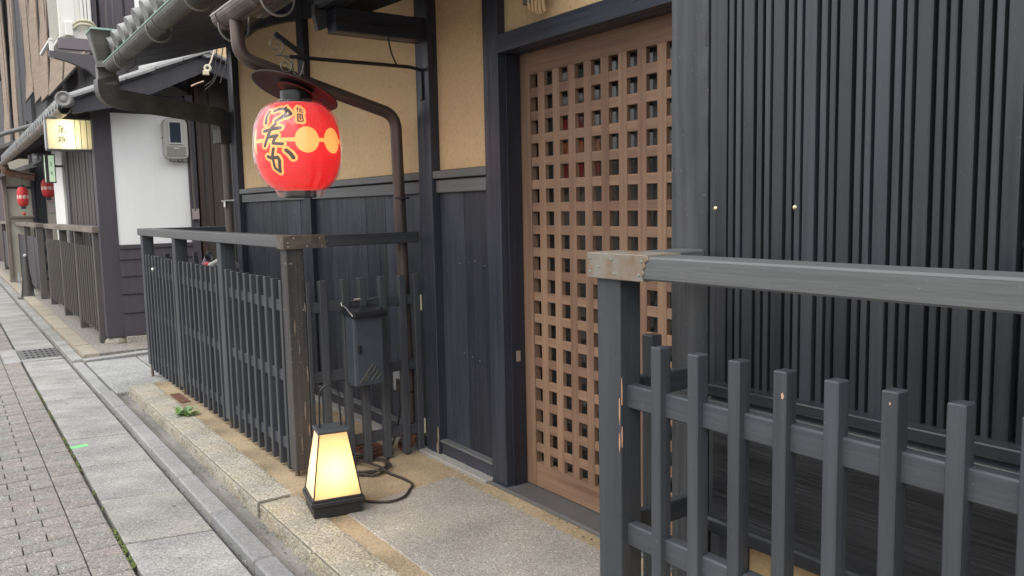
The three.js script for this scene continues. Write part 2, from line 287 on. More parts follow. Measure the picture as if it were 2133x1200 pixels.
{
  const e = structure('stone_edging', 'rough granite edging along the front of the forecourt');
  mesh('edging_stone', roughStone(-7.07, -3.765, -0.12, 0.004, -1.137, -1.318, 501, 0.011), edgeStone, e);
  mesh('edging_stone', roughStone(-3.755, -1.05, -0.12, 0.004, -1.137, -1.326, 511, 0.011), tinted(edgeStone, 0.97, 0.95, 0.9), e);
  mesh('edging_stone', roughStone(-1.04, 2, -0.12, 0.004, -1.137, -1.32, 521, 0.011), edgeStone, e);
  const J = [-8.96, -9.67, -11.3, -12.9, -14.6, -16.4, -18.4, -20.6, -23, -26, -30];
  for (let i = 0; i < J.length - 1; i++) mesh('edging_stone', roughStone(J[i + 1] + 0.008, J[i] - 0.008, -0.12, 0.0, -1.056, -1.205, 531 + i, 0.012), tinted(copingStone, rr(0.9, 1.08)), e);
  const f = structure('forecourt', 'sandy coloured strip in front of the black town house');
  bx('sandy_paving', -7.06, 2, -0.12, 0, -1.30, -2.55, sandy, f, 'x', 0.001);
  const land = slabGeo(-3.415, -1.3, -1.42, -2.075, -0.075, 0.005, 0.08); mesh('landing_slab', land, aggregate, f);
  bx('threshold', -3.16, -1.9, -0.05, 0.013, -2.172, -2.42, darkGranite, f, 'x', 0.004); bx('threshold_edge', -3.28, -1.9, -0.05, 0.016, -2.158, -2.171, std({ color: new THREE.Color(0.16, 0.165, 0.165), roughness: 0.4, metalness: 0.4 }), f, 'x', 0.002);
  bx('footing', -7.3, -3.29, -0.1, 0.02, -2.135, -2.3, paleConcrete, f, 'x', 0.006);
  const w = structure('gravel_strip', 'washed gravel strip under the left hand fences'); bx('gravel_bed', -30, -8.98, -0.12, -0.006, -1.19, -1.9, washedGravel, w, 'x', 0.001);
  const a = structure('alley', 'alley entrance paved with rough pale granite');
  const ax = [-7.095, -7.95, -8.82], az = [-1.05, -1.515, -2.1, -2.7, -3.4, -4.2];
  for (let i = 0; i < 2; i++) for (let k = 0; k < az.length - 1; k++) bx('alley_slab', ax[i + 1] + 0.006, ax[i] - 0.006, -0.12, -0.054 + rr(-0.002, 0.002), az[k + 1] + 0.006, az[k] - 0.006, tinted(apronStone, rr(0.92, 1.08)), a, 'x', 0.006);
}

// ================================================================ BLACK TOWN HOUSE
const bk = () => black[Math.floor(rnd() * 3)];
const house = thing('town_house', 'black timber town house with ochre plaster, lattice door and slatted bay window', 'town house');
{
  const h = house;
  bx('post', -3.285, -3.16, 0.0, 3.3, -2.18, -2.33, black[0], h); bx('post', -3.955, -3.812, 0.0, 3.0, -2.18, -2.32, black[0], h);
  bx('post', -5.735, -5.61, 0.0, 2.95, -2.19, -2.32, black[1], h); bx('post', -7.42, -7.275, 0.0, 3.0, -2.18, -2.5, black[0], h);
  bx('plaster_panel', -7.275, -5.735, 1.6, 3.0, -2.235, -2.33, plaster, h, 'x', 0.001); bx('plaster_panel', -5.61, -3.955, 1.6, 3.0, -2.235, -2.33, plaster, h, 'x', 0.001);
  bx('plaster_panel', -3.812, -3.285, 1.6, 3.2, -2.235, -2.33, plaster, h, 'x', 0.001); bx('plaster_panel', -3.16, -1.92, 2.198, 3.3, -2.225, -2.33, plaster, h, 'x', 0.001);
  for (const [a, b] of [[-7.275, -5.735], [-5.61, -3.955], [-3.812, -3.285]]) {
    bx('cap_rail', a, b, 1.553, 1.594, -2.185, -2.3, greyBand, h, 'x'); bx('band_board', a, b, 1.478, 1.546, -2.205, -2.3, greyBand, h, 'x'); bx('backing', a, b, 0.05, 1.6, -2.252, -2.33, stain, h, 'x');
    bx('base_board', a, b, 0.022, 0.092, -2.19, -2.3, black[2], h, 'x', 0.008); bx('base_ledge', a, b, 0.088, 0.102, -2.184, -2.23, greyBand, h, 'x', 0.004);
  }
  const jl = [-7.275, -7.076, -6.782, -6.488, -6.2, -5.906, -5.735], jm = [-5.61, -5.333, -5.05, -4.756, -4.482, -4.21, -3.955], jr = [-3.812, -3.568, -3.285];
  for (const J of [jl, jm, jr]) for (let i = 0; i < J.length - 1; i++) bx('board', J[i] + 0.0022, J[i + 1] - 0.0022, 0.09, 1.49, -2.2285 + rr(-0.001, 0.001), -2.25, bk(), h, 'y', 0.002);
  bx('lintel', -3.16, -1.92, 2.112, 2.197, -2.18, -2.34, black[0], h, 'x'); bx('jamb', -3.16, -3.15, 0.013, 2.112, -2.22, -2.30, black[1], h, 'y', 0.001);
  bx('strike_plate', -3.1515, -3.148, 0.637, 0.69, -2.248, -2.272, steel, h, 'y', 0.001);
  bx('end_wall', -7.42, -7.30, 0, 3.0, -2.5, -7, brownWood, h, 'y'); bx('back_wall', -7.3, 2.5, 0, 3.4, -4.4, -4.5, brownWood, h, 'x'); bx('inner_ceiling', -7.3, 2.5, 2.75, 2.8, -2.34, -4.4, brownWood, h, 'x'); bx('right_end_wall', 2.4, 2.5, 0, 3.4, -1.9, -4.4, brownWood, h, 'y'); bx('inner_floor', -7.3, 2.5, 0.0, 0.05, -2.6, -4.4, brownWood, h, 'x');
  for (const [x, y] of [[-3.53, 1.11], [-3.62, 1.1], [-3.47, 1.12], [-3.6, 0.62], [-3.52, 0.61], [-3.45, 0.6], [-3.38, 1.1]]) mesh('nail', new THREE.SphereGeometry(0.0024, 6, 4), steel, h, [x, y, -2.2275]);
}
// --- lattice door
{
  const d = sub('lattice_door', house), px = 0.1095, py = 0.107, x0 = -3.08, yT = 2.011;
  const dw = () => doorWood[Math.floor(rnd() * 3)];
  bx('stile', -3.178, -3.08, 0.016, 2.13, -2.305, -2.345, doorWood[0], d, 'y', 0.002);
  const nx = 11, xr = x0 + nx * px - 0.0505;
  bx('stile', xr, xr + 0.09, 0.016, 2.13, -2.305, -2.345, doorWood[1], d, 'y', 0.002);
  bx('top_rail', -3.08, xr, yT, 2.13, -2.307, -2.345, doorWood[2], d, 'x', 0.002); bx('bottom_rail', -3.08, xr, 0.016, 0.136, -2.307, -2.345, doorWood[1], d, 'x', 0.002);
  for (let i = 0; i < nx - 1; i++) bx('vertical_bar', x0 + i * px + 0.059, x0 + (i + 1) * px - 0.0012, 0.134, yT + 0.001, -2.3065 + rr(-0.0006, 0.0006), -2.330, dw(), d, 'y', 0.002);
  for (let k = 0; k < 17; k++) { const y1 = yT - k * py - 0.064; bx('horizontal_bar', x0 + 0.001, xr - 0.001, y1 - 0.043, y1, -2.3088, -2.323, dw(), d, 'x', 0.002); }
  bx('glass_backing', -3.17, xr + 0.08, 0.02, 2.12, -2.362, -2.372, std({ color: new THREE.Color(0.55, 0.56, 0.55), roughness: 0.08, transmission: 0.9, thickness: 0 }), d, 'y', 0.001);
}
// --- slatted bay
{
  const paint = [0.62, 0.47, 0.78].map((k) => std({ ...W2, color: new THREE.Color(k * 0.94, k * 0.98, k * 1.08), roughnessMap: ROUGH, roughness: 0.9, specularIntensity: 1 }));
  const b = sub('slatted_bay', house), zb = -1.74, yt = 3.56;
  mesh('corner_post', roughPost(-1.642, -1.513, 0.0, yt, zb, -1.95), std({ ...woodSet([0.018, 0.020, 0.023], [0.066, 0.069, 0.074], { s: 171, contrast: 1.8, dots: 0.14, fine: 30 }), roughness: 0.5, bumpScale: 0.003 }), b);
  bx('frame_strip', -1.511, -1.487, 0.48, yt, zb - 0.012, -1.9, paint[0], b); bx('frame_strip', -1.484, -1.4465, 0.48, yt, zb - 0.002, -1.9, paint[1], b);
  for (let k = 0; k < 31; k++) {
    const X = -1.39 + k * 0.0918 + rr(-0.0012, 0.0012), z1 = zb - 0.026, pick = () => paint[Math.floor(rnd() * 3)], lean = (m) => { m.rotation.z = rr(-0.0007, 0.0007); m.rotation.y = rr(-0.05, 0.05); };
    bx('narrow_slat', X - 0.0485, X - 0.0325, 0.89, yt, zb + rr(-0.001, 0.001), z1, pick(), b, 'y', 0.0025); bx('narrow_slat', X - 0.0235, X - 0.0085, 0.89, yt, zb + rr(-0.001, 0.001), z1, pick(), b, 'y', 0.0025); lean(bx('wide_slat', X, X + 0.0325, 0.89, yt, zb + rr(-0.001, 0.001), z1, pick(), b, 'y', 0.0025));
  }
  for (const y of [1.293, 1.694, 2.11]) bx('cross_bar', -1.45, 1.45, y, y + 0.016, zb - 0.026, zb - 0.038, paint[0], b, 'x', 0.002);
  bx('inner_screen', -1.48, 1.45, 0.5, yt, zb - 0.1, zb - 0.11, black[2], b, 'x');
  bx('sill', -1.47, 1.45, 0.866, 0.897, -1.698, -1.86, paint[1], b, 'x', 0.003); bx('sill_ledge', -1.49, 1.45, 0.838, 0.853, -1.692, -1.86, rail, b, 'x', 0.003); bx('sill_back', -1.47, 1.45, 0.80, 0.88, -1.712, -1.86, black[0], b, 'x');
  bx('skirt_board', -1.47, -0.02, 0.512, 0.836, -1.720, -1.745, charred, b, 'x', 0.002); bx('skirt_board', -0.017, 1.45, 0.512, 0.836, -1.720, -1.745, charred, b, 'x', 0.002);
  bx('skirt_rail', -1.49, 1.45, 0.472, 0.514, -1.698, -1.82, paint[1], b, 'x', 0.006);
  bx('plinth', -1.44, 1.45, 0.0, 0.472, -1.80, -1.9, plaster, b, 'x', 0.002); bx('plinth_post', -1.51, -1.40, 0.0, 0.472, -1.76, -1.9, black[1], b);
  bx('bay_side', -1.62, -1.55, 0.0, yt, -1.95, -2.34, black[1], b);
  for (const x of [-1.48, -1.2275]) { const m = mesh('brass_stud', new THREE.SphereGeometry(0.0065, 12, 8), brass, b, [x, 1.381, zb - 0.001]); m.scale.z = 0.8; }
}
function roughPost(x0, x1, y0, y1, z0, z1) { // adzed post: one worn wavy arris
  const g = new THREE.BoxGeometry(x1 - x0, y1 - y0, z0 - z1, 8, 90, 4), p = g.attributes.position, hx = (x1 - x0) / 2, hz = (z0 - z1) / 2;
  for (let i = 0; i < p.count; i++) {
    let x = p.getX(i), y = p.getY(i), z = p.getZ(i); const n = fbm((y + 8) / 16, 0.3, 256, 4, 4, 611), m = fbm((y + 8) / 16, x * 3 + 0.5, 96, 6, 3, 615) - 0.5;
    if (z > hz - 0.001) { z += m * 0.006; if (x > hx * 0.7) { z -= 0.004 + n * 0.02 * (x / hx - 0.6) * 2.5; } }
    if (x > hx - 0.001 && z > 0) x -= n * 0.012;
    if (x < -hx + 0.001) x += (fbm((y + 8) / 16, 0.7, 128, 4, 3, 617) - 0.5) * 0.006;
    p.setXYZ(i, x, y, z);
  }
  g.computeVertexNormals(); return boxUV(g).translate((x0 + x1) / 2, (y0 + y1) / 2, (z0 + z1) / 2);
}
// --- roofs, gutters, downpipes
const halfGutter = (zc, yc, r, t) => { const P = []; for (let i = 0; i <= 12; i++) { const a = Math.PI + (Math.PI * i) / 12; P.push([zc + r * Math.cos(a), yc + r * Math.sin(a)]); } for (let i = 12; i >= 0; i--) { const a = Math.PI + (Math.PI * i) / 12; P.push([zc + (r - t) * Math.cos(a), yc + (r - t) * Math.sin(a)]); } return P; };
function hook(x, zc, yc, r, drop) { const P = []; for (let i = 0; i <= 10; i++) { const a = Math.PI * (1 + i / 10); P.push([x, yc + Math.sin(a) * r * 1.0 - drop * 0.1, zc - Math.cos(a) * r]); } return [[x, yc + 0.06, zc + r], ...P, [x, yc + 0.12, zc - r - 0.01]]; }
{
  const h = house;
  // left, higher roof (eave at y 2.62) and right, lower door canopy (eave at y 2.4)
  const r1 = sub('left_roof', h);
  mesh('roof_deck', alongX([[-1.27, 2.70], [-1.27, 2.655], [-2.4, 3.13], [-2.4, 3.2]], -7.75, -3.96), stain, r1);
  mesh('eave_board', alongX([[-1.262, 2.72], [-1.262, 2.62], [-1.29, 2.62], [-1.29, 2.72]], -7.75, -3.96), black[1], r1);
  mesh('soffit', alongX([[-1.285, 2.635], [-1.285, 2.62], [-2.3, 2.93], [-2.3, 2.95]], -7.75, -3.96), stain, r1);
  const tg = (() => { const s = new THREE.CylinderGeometry(0.072, 0.072, 1.25, 12, 1, false, 0, Math.PI * 2); return s.rotateX(Math.PI / 2).rotateX(0.385).translate(0, 0, 0); })();
  const cap = (() => { const P = [[0, 0.012], [0.022, 0.012], [0.026, 0.004], [0.046, 0.004], [0.052, 0.014], [0.064, 0.012], [0.072, 0.0], [0.072, -0.03], [0.064, -0.04], [0.064, -0.20], [0.0, -0.20]].map(([a, b]) => new THREE.Vector2(a + 1e-4, b)); return new THREE.LatheGeometry(P, 20).rotateX(Math.PI / 2); })();
  for (let k = 0; k < 13; k++) {
    const x = -7.29 + k * 0.275, t = tileMat[k % 3]; const row = mesh('tile_row', tg, t, r1, [x, 2.985, -1.79]); mesh('pan_tile', alongX([[-1.24, 2.69], [-1.24, 2.665], [-2.4, 3.15], [-2.4, 3.18]], x + 0.06, x + 0.215), t, r1);
    mesh('end_tile', cap, t, r1, [x + rr(-0.008, 0.008), 2.748 + rr(-0.006, 0.006), -1.235]);
  }
  mesh('left_gutter', alongX(halfGutter(-1.2, 2.585, 0.066, 0.004), -7.12, -3.98), greyCopper, h);
  mesh('gutter_bead', new THREE.CylinderGeometry(0.006, 0.006, 3.14, 8).rotateZ(Math.PI / 2).translate(-5.55, 2.587, -1.134), verdigris, h);
  for (const x of [-6.5, -5.35, -4.4]) { mesh('gutter_joint', alongX(halfGutter(-1.2, 2.586, 0.0695, 0.0035), x, x + 0.016), greyCopper, h); mesh('gutter_hook', tube(hook(x - 0.16, -1.21, 2.56, 0.075, 0.1), 0.006, 40, 6), scrollMat, h); }
  // copper rain hopper and square leader
  const hop = new THREE.CylinderGeometry(0.175, 0.085, 0.27, 4, 1, false).rotateY(Math.PI / 4).scale(1, 1, 0.85);
  mesh('rain_hopper', boxUV(hop), greyCopper, h, [-7.38, 2.74, -1.185]); bx('hopper_rim', -7.52, -7.24, 2.866, 2.882, -1.075, -1.295, verdigris, h, 'x'); bx('hopper_neck', -7.44, -7.32, 2.45, 2.62, -1.12, -1.26, greyCopper, h);
  mesh('hopper_band', new THREE.CylinderGeometry(0.085, 0.085, 0.05, 16), greyCopper, h, [-7.3, 2.60, -1.19]);
  mesh('square_leader', bentBox([[-7.4, 2.52, -1.19], [-7.42, 2.36, -1.24], [-7.5, 2.255, -2.08], [-7.53, 2.16, -2.16], [-7.53, 2.02, -2.165]], 0.17, 0.16), metal([0.042, 0.042, 0.04], [0.085, 0.083, 0.074], { s: 413, rough: 0.5, met: 0.2 }), h);
  mesh('left_downpipe', pipe([[-7.53, 2.10, -2.165], [-7.53, 0.0, -2.165]], 0.044), std({ color: new THREE.Color(0.10, 0.082, 0.072), roughness: 0.5 }), h);
  bx('pipe_clip', -7.59, -7.47, 1.49, 1.505, -2.11, -2.22, steel, h, 'x'); bx('pipe_tag', -7.515, -7.475, 1.44, 1.49, -2.11, -2.118, std({ color: new THREE.Color(0.7, 0.7, 0.7) }), h, 'y', 0.001);
  // door canopy
  const r2 = sub('door_canopy', h);
  mesh('roof_deck', alongX([[-1.3, 2.50], [-1.3, 2.46], [-2.4, 2.93], [-2.4, 3.0]], -3.95, -2.55), stain, r2);
  mesh('verge_board', (() => { const g = alongX([[-1.61, 2.375], [-1.625, 2.300], [-2.2, 2.553], [-2.2, 2.68], [-1.61, 2.43]], -3.985, -3.945); return g; })(), std({ color: new THREE.Color(0.075, 0.077, 0.08), roughness: 0.6 }), r2);
  bx('eave_beam', -4.25, -2.55, 2.40, 2.50, -1.36, -1.46, black[1], r2, 'x'); bx('eave_purlin', -3.98, -2.55, 2.405, 2.52, -1.62, -1.72, black[1], r2, 'x');
  for (let x = -3.7; x < -2.5; x += 0.4) mesh('rafter', boxUV(bar([x, 2.45, -1.36], [x, 2.85, -2.3], 0.045, 0.05)), black[1], r2);
  bx('arm_beam', -3.945, -3.835, 2.287, 2.405, -1.672, -2.2, black[1], h, 'z', 0.005);
  mesh('header_board', alongZ([[-7.2, 3.1], [-7.2, 2.86], [-6.95, 2.868], [-6.7, 2.878], [-6.24, 2.835], [-5.69, 2.762], [-5.352, 2.72], [-5.3, 2.80], [-3.955, 2.83], [-3.955, 3.1]], -2.234, -2.195), black[1], h);
  mesh('right_gutter', alongX(halfGutter(-1.25, 2.385, 0.062, 0.004), -4.27, -2.5), brownCopper, h); mesh('gutter_bead', new THREE.CylinderGeometry(0.005, 0.005, 1.77, 8).rotateZ(Math.PI / 2).translate(-3.385, 2.387, -1.188), std({ color: new THREE.Color(0.5, 0.48, 0.42), roughness: 0.4, metalness: 0.4 }), h);
  { const c = new THREE.CircleGeometry(0.06, 20, Math.PI, Math.PI).rotateY(-Math.PI / 2); mesh('gutter_end', boxUV(new THREE.CylinderGeometry(0.06, 0.06, 0.01, 20, 1, false, 0, Math.PI).rotateZ(Math.PI / 2).rotateX(Math.PI / 2)), brownCopper, h, [-4.262, 2.383, -1.25]); c.dispose(); }
  for (const x of [-4.2, -3.55, -2.7]) mesh('gutter_hook', tube(hook(x, -1.28, 2.34, 0.075, 0.1), 0.0055, 40, 6), scrollMat, h);
  mesh('gutter_joint', alongX(halfGutter(-1.25, 2.386, 0.066, 0.004), -3.68, -3.665), brownCopper, h); mesh('gutter_joint', alongX(halfGutter(-1.25, 2.386, 0.066, 0.004), -4.2, -4.185), brownCopper, h);
  mesh('right_downpipe', pipe([[-4.06, 2.34, -1.25], [-4.06, 2.155, -1.255], [-4.075, 1.915, -2.11], [-4.04, 0.15, -2.12], [-4.03, 0.055, -2.07]], 0.033, 0.075, 16), brownCopper, h);
  mesh('spout', tube([[-4.037, 0.16, -2.12], [-4.03, 0.09, -2.115], [-4.02, 0.055, -2.085], [-4.0, 0.052, -2.05]], 0.039, 24, 14), rust, h);
  for (const y of [1.455, 0.9, 0.35]) mesh('pipe_clip', new THREE.TorusGeometry(0.038, 0.005, 6, 20).rotateX(Math.PI / 2), ironMat, h, [-4.05, y, -2.12]);
  mesh('eave_wire', tube([[-3.93, 2.40, -2.0], [-3.90, 2.32, -1.99], [-3.885, 2.22, -2.0], [-3.885, 2.155, -2.03]], 0.005, 24, 6), ironMat, h);
  const r3 = sub('bay_roof', h); mesh('roof_deck', alongX([[-1.66, 3.66], [-1.66, 3.58], [-2.9, 4.07], [-2.9, 4.15]], -2.5, 2.4), stain, r3); bx('eave_beam', -2.5, 2.4, 3.55, 3.63, -1.75, -1.85, black[1], r3, 'x'); mesh('bay_gutter', alongX(halfGutter(-1.62, 3.56, 0.05, 0.004), -2.5, 2.4), brownCopper, r3);
}
function bentBox(pts, w, h) { // rectangular duct swept along points
  const s = new THREE.Shape(); s.moveTo(-w / 2, -h / 2); s.lineTo(w / 2, -h / 2); s.lineTo(w / 2, h / 2); s.lineTo(-w / 2, h / 2); s.closePath();
  const c = new THREE.CatmullRomCurve3(pts.map(v3), false, 'catmullrom', 0.25); return boxUV(new THREE.ExtrudeGeometry(s, { steps: 50, extrudePath: c, bevelEnabled: false }));
}

// ================================================================ PICKET FENCES
const PY = 1.038, PH = 1.02;
function chip(parent, x, y, z, w, h, s, face, mat = bareWood) { // bare wood showing where the paint flaked off: a thin flake-shaped patch
  const sh = new THREE.Shape(), n = 14; for (let i = 0; i < n; i++) { const a = (i / n) * 2 * Math.PI, k = 0.6 + 0.4 * hash(i, s, 3); const X = Math.cos(a) * w * k, Y = Math.sin(a) * h * k; i ? sh.lineTo(X, Y) : sh.moveTo(X, Y); }
  const g = new THREE.ExtrudeGeometry(sh, { depth: 0.0015, bevelEnabled: false }); if (face === 'x') g.rotateY(Math.PI / 2); mesh('bare_patch', g, mat, parent, [x, y, z]);
}
const pg = [0, 1, 2, 3].map(() => cbox(0.033, PH, 0.04, 0.0025, 'y', rnd() * 3, rnd() * 3)), pgz = [0, 1, 2].map(() => cbox(0.04, PH, 0.04, 0.0025, 'y'));
{
  const f = thing('picket_fence', 'black picket fence left of the lattice door, standing behind the glowing floor lantern', 'fence');
  const posts = [-7.66, -6.473, -5.257, -4.069];
  posts.forEach((x, i) => { bx('post', x, x + 0.09, i === 3 ? 0.04 : 0.06, 1.207, -1.414, -1.505, i === 3 ? wornPost : paint[i % 3], f); mesh('steel_pin', new THREE.CylinderGeometry(0.012, 0.012, 0.16, 10), pinMat, f, [x + 0.04, 0.0, -1.435]); });
  for (let b = 0; b < 3; b++) for (let k = 0; k < 9; k++) {
    const x = posts[b] + 0.09 + 0.055 + k * 0.1235 - (b === 0 ? 0.003 * k : 0); if (x > posts[b + 1] - 0.02) break;
    mesh('picket', pg[(b + k * 3) % 4], paint[(k + b) % 3], f, [x, PY - PH / 2 + rr(-0.004, 0.004), -1.44]).rotation.y = rr(-0.02, 0.02);
  }
  for (let b = 0; b < 3; b++) for (const y of [0.896, 0.515, 0.14]) bx('rail', posts[b] + 0.085, posts[b + 1] + 0.005, y - 0.03, y + 0.03, -1.4335, -1.475, paint[2], f, 'x');
  bx('top_rail', -7.72, -3.965, 1.207, 1.268, -1.403, -1.516, rail, f, 'x', 0.004);
  // return to the house, in front of the mail box
  bx('top_rail', -4.07, -3.967, 1.206, 1.266, -1.517, -2.178, paint[1], f, 'z', 0.004);
  for (const z of [-1.60, -1.725, -1.825, -1.945, -2.065]) mesh('picket', pgz[Math.abs(z * 100 | 0) % 3], paint[2], f, [-3.99, 1.028 - PH / 2 + (z === -1.725 ? 0.0 : 0), z]);
  bx('picket', -4.008, -3.972, 0.0, 1.024, -1.507, -1.53, paint[1], f); bx('hanging_stile', -4.01, -3.968, 0.0, 1.03, -2.135, -2.172, paint[0], f);
  for (const y of [0.887, 0.516, 0.14]) bx('rail', -4.012, -3.982, y - 0.028, y + 0.028, -1.50, -2.14, paint[1], f, 'z');
  for (const y of [0.866, 0.153]) bx('hinge', -3.973, -3.963, y - 0.044, y + 0.044, -2.172, -2.179, hingeMat, f, 'y', 0.001);
  // far return
  bx('top_rail', -7.72, -7.62, 1.206, 1.266, -1.517, -2.17, paint[1], f, 'z', 0.004); for (let z = -1.62; z > -2.15; z -= 0.122) mesh('picket', pgz[0], paint[1], f, [-7.63, PY - PH / 2, z]); for (const y of [0.896, 0.515, 0.14]) bx('rail', -7.66, -7.63, y - 0.03, y + 0.03, -1.5, -2.17, paint[1], f, 'z');
  // worn foot of the house post beside the hinge
  chip(house, -3.822, 0.13, -2.1785, 0.009, 0.07, 77, undefined, wornWood); chip(house, -3.83, 0.05, -2.1785, 0.014, 0.04, 78, undefined, wornWood);
  // sheet metal caps on the corner
  const zig = new THREE.Shape(); [[-0.004, -0.0025], [0.232, -0.0025], [0.215, 0.014], [0.236, 0.026], [0.218, 0.040], [0.222, 0.0635], [-0.004, 0.0635]].forEach((p, i) => (i ? zig.lineTo(...p) : zig.moveTo(...p)));
  mesh('corner_cap', boxUV(new THREE.ExtrudeGeometry(zig, { depth: 0.104, bevelEnabled: false }).rotateY(Math.PI / 2).translate(-4.068, 1.2055, -1.401)), darkPatch, f);
  for (const [y, z] of [[1.215, -1.42], [1.258, -1.45], [1.213, -1.52], [1.255, -1.59], [1.214, -1.6], [1.235, -1.42]]) mesh('rivet', new THREE.SphereGeometry(0.0035, 6, 5), steel, f, [-3.9635, y, z]);
  const fl = [[-3.9785, 0.80, -1.44, 0.004, 0.05], [-3.9785, 0.35, -1.475, 0.004, 0.06], [-3.9785, 0.55, -1.497, 0.004, 0.05], [-3.9785, 0.25, -1.492, 0.005, 0.04], [-3.9785, 0.68, -1.46, 0.003, 0.03], [-3.9785, 0.18, -1.45, 0.004, 0.05], [-3.9785, 0.9, -1.499, 0.004, 0.03]];
  fl.forEach(([x, y, z, w, h], i) => chip(f, x, y, z, w, h, i + 31, 'x', wornWood));
  mesh('knob', new THREE.SphereGeometry(0.016, 12, 10), steel, f, [-7.2, 0.93, -1.412]);
}
{
  const f = thing('picket_fence', 'dark grey picket fence close up at right, in front of the slatted bay', 'fence');
  bx('post', -1.605, -1.516, 0.02, 1.208, -1.414, -1.49, paint[1], f); bx('post', -0.335, -0.245, 0.02, 1.208, -1.414, -1.49, paint[0], f); bx('post', 0.94, 1.03, 0.02, 1.208, -1.414, -1.49, paint[0], f);
  for (const x of [-1.57, -0.3, 0.98]) mesh('steel_pin', new THREE.CylinderGeometry(0.012, 0.012, 0.1, 10), pinMat, f, [x, 0.0, -1.44]);
  for (let k = 0; k < 20; k++) { const x = -1.396 + k * 0.121; if (Math.abs(x + 0.29) < 0.06 || x > 0.93) continue; mesh('picket', pg[k % 4], paint[(k * 2) % 3], f, [x, 1.041 - PH / 2 + rr(-0.003, 0.003), -1.44]).rotation.y = rr(-0.015, 0.015); }
  for (const [a, b] of [[-1.52, -0.33], [-0.25, 0.95]]) for (const y of [0.893, 0.515, 0.14]) bx('rail', a, b, y - 0.031, y + 0.031, -1.439, -1.475, paint[2], f, 'x', 0.004);
  bx('top_rail', -1.62, 1.05, 1.209, 1.268, -1.403, -1.516, rail, f, 'x', 0.005);
  bx('top_rail', -1.62, -1.515, 1.208, 1.267, -1.517, -1.739, rail, f, 'z', 0.005);
  mesh('picket', pgz[0], paint[0], f, [-1.563, PY - PH / 2, -1.578]);
  for (const y of [0.899, 0.52, 0.14]) bx('rail', -1.575, -1.545, y - 0.03, y + 0.03, -1.49, -1.735, paint[1], f, 'z');
  const zig = new THREE.Shape(); [[0, -0.0022], [0.205, -0.0022], [0.203, 0.008], [0.209, 0.017], [0.205, 0.026], [0.214, 0.034], [0.212, 0.043], [0.224, 0.052], [0.221, 0.0612], [0, 0.0612]].forEach((p, i) => (i ? zig.lineTo(...p) : zig.moveTo(...p)));
  mesh('end_cap', boxUV(new THREE.ExtrudeGeometry(zig, { depth: 0.118, bevelEnabled: true, bevelSize: 0.002, bevelThickness: 0.002, bevelSegments: 1 }).translate(-1.626, 1.209, -1.519)), patchCopper, f);
  for (const [x, y] of [[-1.612, 1.222], [-1.612, 1.258], [-1.52, 1.22], [-1.43, 1.222], [-1.42, 1.256], [-1.53, 1.257], [-1.58, 1.236]]) mesh('rivet', new THREE.SphereGeometry(0.0028, 6, 5), verdigris, f, [x, y, -1.398]);
  chip(f, -1.5155, 0.905, -1.4185, 0.0022, 0.05, 5, 'x'); chip(f, -1.5155, 0.79, -1.4185, 0.0022, 0.035, 8, 'x'); chip(f, -1.519, 0.86, -1.4142, 0.002, 0.045, 6); chip(f, -1.5195, 0.77, -1.4142, 0.0025, 0.03, 7);
  chip(f, -1.024, 0.988, -1.4205, 0.0035, 0.009, 9); chip(f, -0.789, 1.017, -1.4205, 0.002, 0.003, 11);
}

